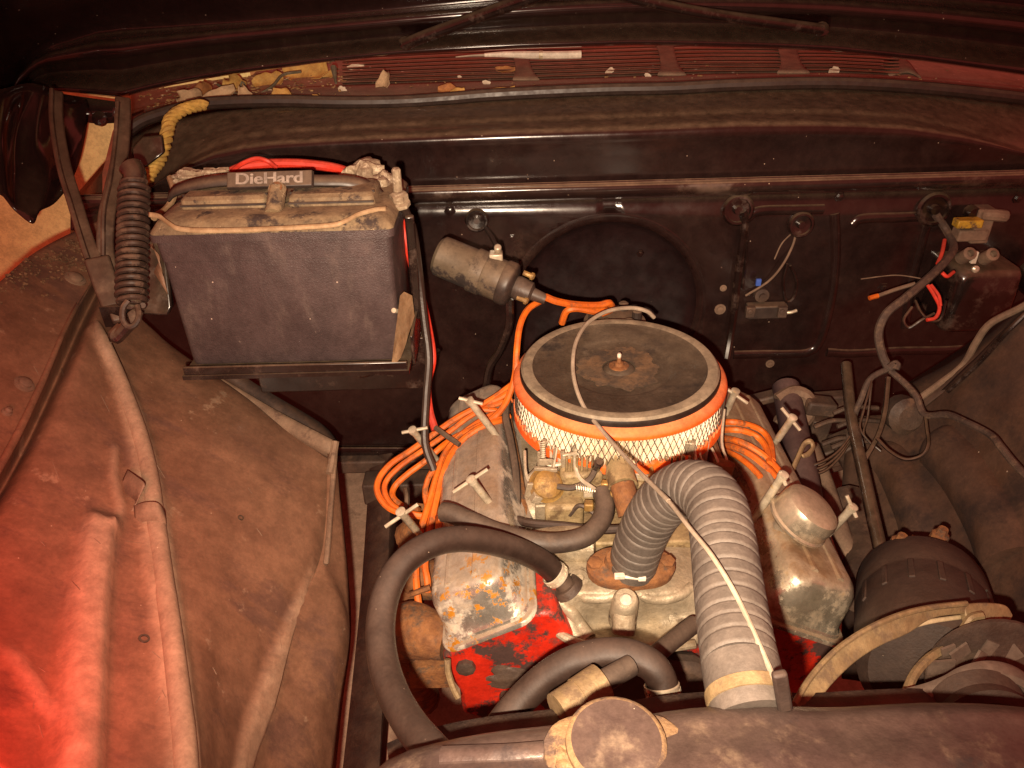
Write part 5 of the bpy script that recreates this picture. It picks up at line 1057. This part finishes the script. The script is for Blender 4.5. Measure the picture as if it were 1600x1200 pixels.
br = thing('alternator_bracket', P(1400, 1000, .72), 'curved tan adjusting bracket sweeping up from the radiator', 'bracket')
def band(o, i, name, mt, th=.008, par=br):
    m = MB(); m.loft([pp(o), pp(i)], 6, 0); return build(m, name, M[mt], par, orient=True, solid=th, bevel=.0015)
band([(1240, 1105, .66), (1268, 1060, .68), (1305, 1020, .70), (1350, 988, .715), (1400, 965, .73), (1450, 952, .745), (1510, 945, .76)], [(1272, 1108, .66), (1298, 1072, .68), (1335, 1036, .70), (1375, 1010, .715), (1420, 990, .73), (1460, 966, .745), (1514, 959, .76)], 'arm', 'bracket')
m = MB(); m.tube(pp([(1241, 1100, .655), (1267, 1058, .675), (1304, 1018, .695), (1350, 986, .71), (1400, 963, .725), (1450, 950, .74), (1510, 943, .755)]), .0028, 8, 6); build(m, 'arm_edge', M['bracket'], br)
band([(1412, 980, .745), (1455, 968, .755), (1505, 961, .765)], [(1416, 986, .745), (1458, 975, .755), (1506, 968, .765)], 'slot_lower_edge', 'cream2', .004)
band([(1505, 944, .76), (1540, 942, .765), (1572, 946, .77), (1584, 962, .77)], [(1512, 972, .755), (1540, 975, .76), (1562, 976, .765), (1578, 972, .77)], 'end_lug', 'bracket')
m = MB(); m.tube(pp([(1535, 962, .752), (1518, 966, .752), (1508, 980, .752), (1495, 1000, .75), (1478, 1012, .745), (1450, 1030, .735), (1428, 1055, .72), (1415, 1085, .705)]), .0045, 8, 6); build(m, 'brace', M['bracket'], br)
m = MB(); m.tube(pp([(1478, 1010, .745), (1510, 996, .745), (1550, 990, .745), (1600, 992, .745), (1650, 1010, .745)]), .006, 8, 6); build(m, 'guard_ring', M['alt'], br)
pu = thing('crank_pulley', P(1540, 1090, .66), 'dark grooved pulley with belt at lower right corner', 'pulley')
Cp = P(1535, 1122, .655); axp = Vector((-.12, -1, .18)).normalized()
m = MB(); m.lathe([(.001, .012), (.010, .012), (.012, .004), (.020, .003), (.022, .012), (.030, .014), (.040, .010), (.036, -.002), (.040, -.014), (.03, -.018)], Cp, axp, 48); build(m, 'sheave', M['alt'], pu, smooth=30)
m = MB(); m.lathe([(.0215, .0125), (.024, .0155), (.027, .0145)], Cp, axp, 48, caps=False); m.lathe([(.007, .0125), (.008, .014), (.0105, .013)], Cp, axp, 24, caps=False); build(m, 'hub_ring', M['bracket'], pu)
m = MB(); q = []
fmp = frame(axp)
for i in range(22):
    a = R(-30 + 170 * i / 21); q.append(Cp + fmp @ Vector((.047 * math.cos(a), .047 * math.sin(a), -.004)))
m.tube(pp([(1280, 1120, .69), (1360, 1103, .685), (1440, 1086, .675), (1480, 1072, .668), (1510, 1056, .662), (1545, 1048, .66), (1580, 1054, .66), (1610, 1075, .66), (1630, 1110, .66)]), .0095, 8, 6, flat=.7); build(m, 'belt', M['belt'], pu)
m = MB(); m.tube(pp([(1468, 1095, .67), (1490, 1082, .665), (1500, 1075, .662)]), .008, 6, 3, flat=.5); build(m, 'worn_belt_patch', M['rust'], pu)
fn = thing('alternator_fan', P(1540, 1020, .72), 'dusty grey fan blades inside the guard above the pulley', 'fan')
for u, v, w, h, rt in ((1470, 1042, .026, .016, 5), (1500, 1020, .02, .014, 35), (1545, 1012, .012, .016, -20), (1580, 1020, .016, .016, -50), (1482, 1016, .014, .010, 20), (1530, 1030, .016, .012, 60)):
    m = MB(); m.box(P(u, v, .735), w, h, .0025, CM @ Matrix.Rotation(R(rt), 3, 'Z') @ Matrix.Rotation(R(25), 3, 'X')); build(m, 'blade', M['belt'], fn)
m = MB(); m.lathe([(.06, 0), (.06, .004), (.01, .006)], P(1545, 1045, .75), axp, 32); build(m, 'disc', M['grease'], fn)

# ------------------------------------------------------------------ right inner fender + dark clutter
rf = thing('inner_fender', P(1480, 750, 1.1), 'dark dusty inner fender on the right beside the voltage regulator', 'fender', 'inner fender panels')
rows = [pp([(1760, 365, 1.02), (1600, 486, 1.12), (1510, 572, 1.2), (1430, 638, 1.28), (1330, 652, 1.36)]),
        pp([(1760, 470, 1.02), (1605, 560, 1.10), (1515, 625, 1.17), (1430, 690, 1.25), (1320, 705, 1.34)]),
        pp([(1760, 640, .97), (1610, 680, 1.05), (1515, 720, 1.13), (1420, 765, 1.2), (1315, 780, 1.3)]),
        pp([(1760, 830, .88), (1620, 850, .97), (1510, 870, 1.06), (1410, 895, 1.13), (1315, 905, 1.23)]),
        pp([(1760, 1060, .80), (1630, 1060, .88), (1510, 1060, .97), (1405, 1070, 1.05), (1315, 1060, 1.15)])]
m = MB(); m.loft(rows, 8, 6); RFB = m.bvh(); build(m, 'panel', M['fender2'], rf, orient=True, solid=.003, smooth=60)
m = dtube(RFB, [(1470, 690), (1500, 720), (1540, 770), (1575, 830), (1598, 890)], .05, -.047, 22); build(m, 'stamped_swell', M['fender2'], rf)
m = dtube(RFB, [(1360, 720), (1400, 730), (1430, 780), (1450, 840), (1440, 900)], .04, -.038, 22); build(m, 'stamped_swell', M['fender2'], rf)
m = MB(); m.tube(pp([(1428, 628, 1.27), (1470, 598, 1.25), (1505, 570, 1.23), (1525, 535, 1.21), (1548, 505, 1.18), (1600, 478, 1.14), (1660, 440, 1.1)]), .0055, 10, 6); build(m, 'flange', M['dusty'], rf)
m = MB(); m.tube(pp([(1480, 612, 1.21), (1530, 566, 1.17), (1570, 522, 1.13), (1605, 488, 1.11)]), .004, 10, 6); build(m, 'edge', M['gloss'], rf)
m = MB(); m.loft([pp([(1415, 600, 1.32), (1500, 545, 1.28), (1600, 470, 1.2), (1700, 400, 1.15)]), pp([(1432, 645, 1.27), (1512, 580, 1.2), (1602, 492, 1.12), (1700, 430, 1.07)])], 4, 2); build(m, 'rear_return', M['fender2'], rf, orient=True, solid=.002)
# steering column and shafts
sc_ = thing('steering_column', P(1250, 720, 1.2), 'dark purple grey steering column tube behind the right valve cover', 'steering column')
m = MB(); m.tube(pp([(1228, 605, 1.36), (1238, 660, 1.3), (1252, 730, 1.2), (1268, 830, 1.1), (1290, 930, 1.04)]), .0235, 18, 4); build(m, 'tube', M['purple'], sc_)
m = MB(); m.tube(pp([(1215, 625, 1.33), (1240, 612, 1.33), (1262, 622, 1.33), (1262, 650, 1.33), (1240, 665, 1.33), (1215, 650, 1.33)]), .012, 8, 4); build(m, 'collar', M['dusty'], sc_)
m = MB(); m.tube(pp([(1322, 570, 1.34), (1330, 650, 1.26), (1347, 730, 1.16), (1362, 800, 1.08), (1380, 880, 1.0)]), .0095, 12, 4); build(m, 'shaft', M['gloss'], label='long thin dark shaft running down at right', cat='shaft')
m = MB(); m.tube(pp([(1268, 700, 1.3), (1290, 760, 1.22), (1320, 850, 1.14), (1345, 900, 1.1)]), .014, 12, 4); build(m, 'pipe', M['dusty'], label='dusty brown pipe between steering column and thin shaft', cat='pipe')
m = MB(); m.loft([pp([(1225, 755, 1.1), (1245, 712, 1.12), (1256, 690, 1.13), (1268, 686, 1.13), (1274, 698, 1.13), (1266, 712, 1.125), (1256, 716, 1.12)]), pp([(1232, 757, 1.1), (1250, 718, 1.12), (1259, 697, 1.13), (1266, 694, 1.13), (1267, 699, 1.13), (1261, 706, 1.125), (1253, 710, 1.12)])], 6, 0); build(m, 'dipstick', M['bracket'], label='bent tan dipstick handle beside the steering column', cat='dipstick', orient=True, solid=.003)
mc = thing('brake_pedal_box', P(1290, 640, 1.38), 'dark grimy linkage assembly low on the firewall', 'linkage')
rnd = random.Random(31)
for k in range(9):
    u = rnd.uniform(1190, 1330); v = rnd.uniform(610, 720); m = MB(); m.box(P(u, v, rnd.uniform(1.32, 1.45)), rnd.uniform(.03, .09), rnd.uniform(.02, .06), rnd.uniform(.01, .05), Matrix.Rotation(rnd.uniform(-.5, .5), 3, 'Y')); build(m, 'lever', M['grease'], mc, bevel=.004)
for k in range(5):
    u = rnd.uniform(1260, 1320); v = rnd.uniform(640, 700); m = MB(); m.tube(pp([(u, v, 1.3), (u + 30, v - 10, 1.3), (u + 70, v - 8, 1.31)]), .004, 6, 4); build(m, 'rod', M['grease'], mc)
m = MB(); m.lathe([(.02, 0), (.03, .01), (.032, .04), (.02, .05)], P(1400, 640, 1.3), (0, -1, .3), 16); build(m, 'boot', M['grease'], mc)
# regulator
vr = thing('voltage_regulator', FW(1525, 450), 'black box voltage regulator on the right of the firewall', 'voltage regulator')
cV = PY(1523, 462, 1.20); m = MB()
m.rings([[cV + Matrix.Rotation(R(90), 3, 'X') @ Vector((x, y, z)) for x, y in rrect(w, l, r, 4)] for w, l, r, z in ((.112, .118, .012, -.06), (.112, .118, .012, .015), (.104, .110, .014, .028), (.09, .096, .014, .033))], True, True); build(m, 'cover', M['gloss'], vr, smooth=40)
m = MB(); m.lathe([(.05, -.035), (.052, 0), (.046, .012), (.02, .016)], PY(1520, 425, 1.22), (0, -.2, 1), 28); build(m, 'dome', M['dusty'], vr)
for u, v in ((1505, 402), (1540, 403)):
    m = MB(); m.lathe([(.011, -.005), (.011, .02), (.006, .022), (.006, .012)], PY(u, v, 1.19), (0, -.7, .6), 14); build(m, 'terminal', M['dusty'], vr)
m = MB(); m.lathe([(.006, 0), (.006, .004), (.003, .006)], PY(1523, 420, 1.165), (0, -1, .2), 10); build(m, 'screw', M['steel'], vr)
m = MB(); m.box(PY(1522, 402, 1.19), .008, .006, .02); build(m, 'terminal_tab', M['white'], vr)
fb = thing('fuse_holder', FW(1520, 350, .03), 'dark switch with a yellow fuse above the voltage regulator', 'fuse holder')
m = MB(); m.box(FW(1512, 348, .05), .042, .02, .014); build(m, 'fuse', M['yellow'], fb, bevel=.002)
m = MB(); m.box(FW(1530, 350, .03), .03, .03, .06); m.tube([FW(1535, 335, .04), FW(1555, 336, .05), FW(1573, 338, .05)], .010, 10, 3); m.box(FW(1515, 365, .035), .05, .026, .02); build(m, 'switch_body', M['dusty'], fb, bevel=.003)
m = MB(); m.lathe([(.012, 0), (.012, .02), (.006, .02)], FW(1515, 330, .02), (0, -1, 0), 12); build(m, 'knob', M['gloss'], fb)
# harness
M['loom'] = mat('taped_loom', (0.085, 0.055, 0.04), (0.055, 0.035, 0.027), sc=40, rough=0.75, dirt=(0.13, 0.085, 0.055), dsc=70, bump=.5)
def hwire(pts, r, label, mt='rubber', cat='wire', name='wire'):
    q = []
    for (u, v, d) in pts:
        ry = ray(u, v); q.append(CAM + ry * min(d, (YF - CAM.y) / ry.y - r * 1.1 if v < 690 else d))
    m = MB(); m.tube(q, r * .8, 8, 7); build(m, name, M[mt], label=label, cat=cat)
hwire([(1462, 335, 1.38), (1478, 358, 1.33), (1490, 385, 1.29), (1480, 405, 1.26), (1450, 435, 1.24), (1415, 465, 1.23), (1385, 490, 1.23), (1373, 520, 1.24), (1378, 552, 1.25), (1388, 575, 1.25)], .0085, 'thick taped wiring loom curving down beside the regulator', 'loom', 'wiring loom', 'wiring_loom')
hwire([(1390, 575, 1.25), (1360, 592, 1.25), (1345, 625, 1.25), (1335, 650, 1.26), (1325, 690, 1.27)], .006, 'loom branch dropping left behind the thin shaft', 'loom', 'wiring loom', 'wiring_loom')
hwire([(1392, 580, 1.24), (1415, 600, 1.22), (1432, 620, 1.2), (1445, 648, 1.18), (1480, 648, 1.14), (1510, 660, 1.1), (1548, 680, 1.06), (1565, 700, 1.03), (1590, 730, 1.0), (1640, 780, .95)], .0065, 'loom branch running right across the dark inner fender', 'loom', 'wiring loom', 'wiring_loom')
hwire([(1390, 575, 1.235), (1400, 569, 1.23), (1398, 577, 1.23)], .009, 'taped knot where the wiring looms meet', 'loom', 'wiring loom', 'wiring_loom')
hwire([(1445, 648, 1.18), (1448, 672, 1.16), (1450, 695, 1.14), (1440, 712, 1.14), (1415, 718, 1.15), (1390, 705, 1.17), (1370, 685, 1.19)], .0035, 'thin drooping wire loop below the loom', 'gloss')
hwire([(1388, 590, 1.24), (1383, 640, 1.22), (1372, 680, 1.2), (1350, 720, 1.18)], .005, 'black wire hanging straight below the taped knot', 'gloss')
for k, (a, b, c_) in enumerate(((1350, 640, 12), (1356, 650, 20), (1345, 655, 4))):
    hwire([(1362, 595 + k * 4, 1.245), (a, b, 1.24), (a - 6, b + 30, 1.23), (a + c_, b + 55, 1.22)], .0022, ('first thin wire of the frayed bundle', 'longest thin wire of the frayed bundle', 'leftmost thin wire of the frayed bundle')[k], 'gloss')
for k in range(3):
    hwire([(1258, 730 + k * 5, 1.18), (1285, 722 + k * 8, 1.18), (1310, 705 + k * 6, 1.2), (1330, 680 + k * 4, 1.22)], .0026, ('uppermost', 'middle', 'lowest')[k] + ' of three thin wires crossing behind the steering column', 'gloss')
hwire([(1160, 330, 1.38), (1164, 345, 1.36), (1160, 380, 1.37), (1152, 440, 1.40), (1148, 480, 1.41), (1142, 520, 1.42), (1135, 560, 1.43)], .009, 'black wiring loom hanging from the open grommet', 'gloss', 'wiring loom', 'wiring_loom')
hwire([(1168, 345, 1.36), (1166, 400, 1.38), (1160, 450, 1.4)], .003, 'thin black wire beside the hanging loom', 'gloss')
hwire([(1245, 360, 1.39), (1238, 385, 1.36), (1222, 415, 1.35), (1200, 440, 1.37), (1165, 462, 1.4)], .0026, 'thin grey wire curving from grommet to terminal block', 'dusty')
hwire([(1240, 362, 1.39), (1222, 380, 1.37), (1210, 405, 1.38)], .0016, 'hair thin wire left of the grey one', 'dusty')
hwire([(1235, 415, 1.41), (1245, 440, 1.40), (1240, 465, 1.40), (1228, 470, 1.41), (1224, 440, 1.41), (1230, 412, 1.41)], .003, 'small dark wire loop right of terminal block', 'gloss')
hwire([(1476, 375, 1.3), (1472, 395, 1.28), (1465, 412, 1.27)], .004, 'short red wire behind the regulator loom', 'redwire')
hwire([(1490, 425, 1.23), (1480, 432, 1.22), (1472, 426, 1.22)], .0036, 'red wire end under the regulator dome', 'redwire')
hwire([(1450, 446, 1.22), (1460, 462, 1.21), (1468, 480, 1.21), (1462, 496, 1.21), (1448, 500, 1.21)], .0036, 'red wire curling below the loom', 'redwire')
hwire([(1455, 445, 1.215), (1467, 462, 1.205), (1470, 478, 1.205)], .0028, 'second red wire curling below the loom', 'redwire')
hwire([(1372, 462, 1.27), (1400, 452, 1.27), (1430, 443, 1.26)], .004, 'brown wire with an orange tip at the firewall', 'dusty')
hwire([(1358, 466, 1.27), (1364, 464, 1.27), (1372, 462, 1.27)], .005, 'orange wire tip poking out on the firewall', 'orange')
hwire([(1425, 480, 1.24), (1412, 500, 1.23), (1420, 512, 1.23), (1440, 500, 1.22), (1460, 490, 1.22)], .003, 'dark wire curl left of the regulator', 'gloss')
hwire([(1430, 470, 1.24), (1440, 490, 1.22), (1455, 502, 1.22), (1470, 498, 1.22), (1478, 470, 1.21)], .0028, 'black wire loop touching the regulator box', 'gloss')
hwire([(1345, 436, 1.41), (1400, 430, 1.40), (1450, 437, 1.35)], .0014, 'hair thin wire stretched across the firewall', 'dusty')
m = MB(); m.lathe([(.03, 0), (.034, .02), (.03, .05), (.012, .055)], PY(1612, 430, 1.22), (0, -1, .1), 24); build(m, 'horn', M['gloss'], label='black round housing cut by the right frame edge', cat='housing')
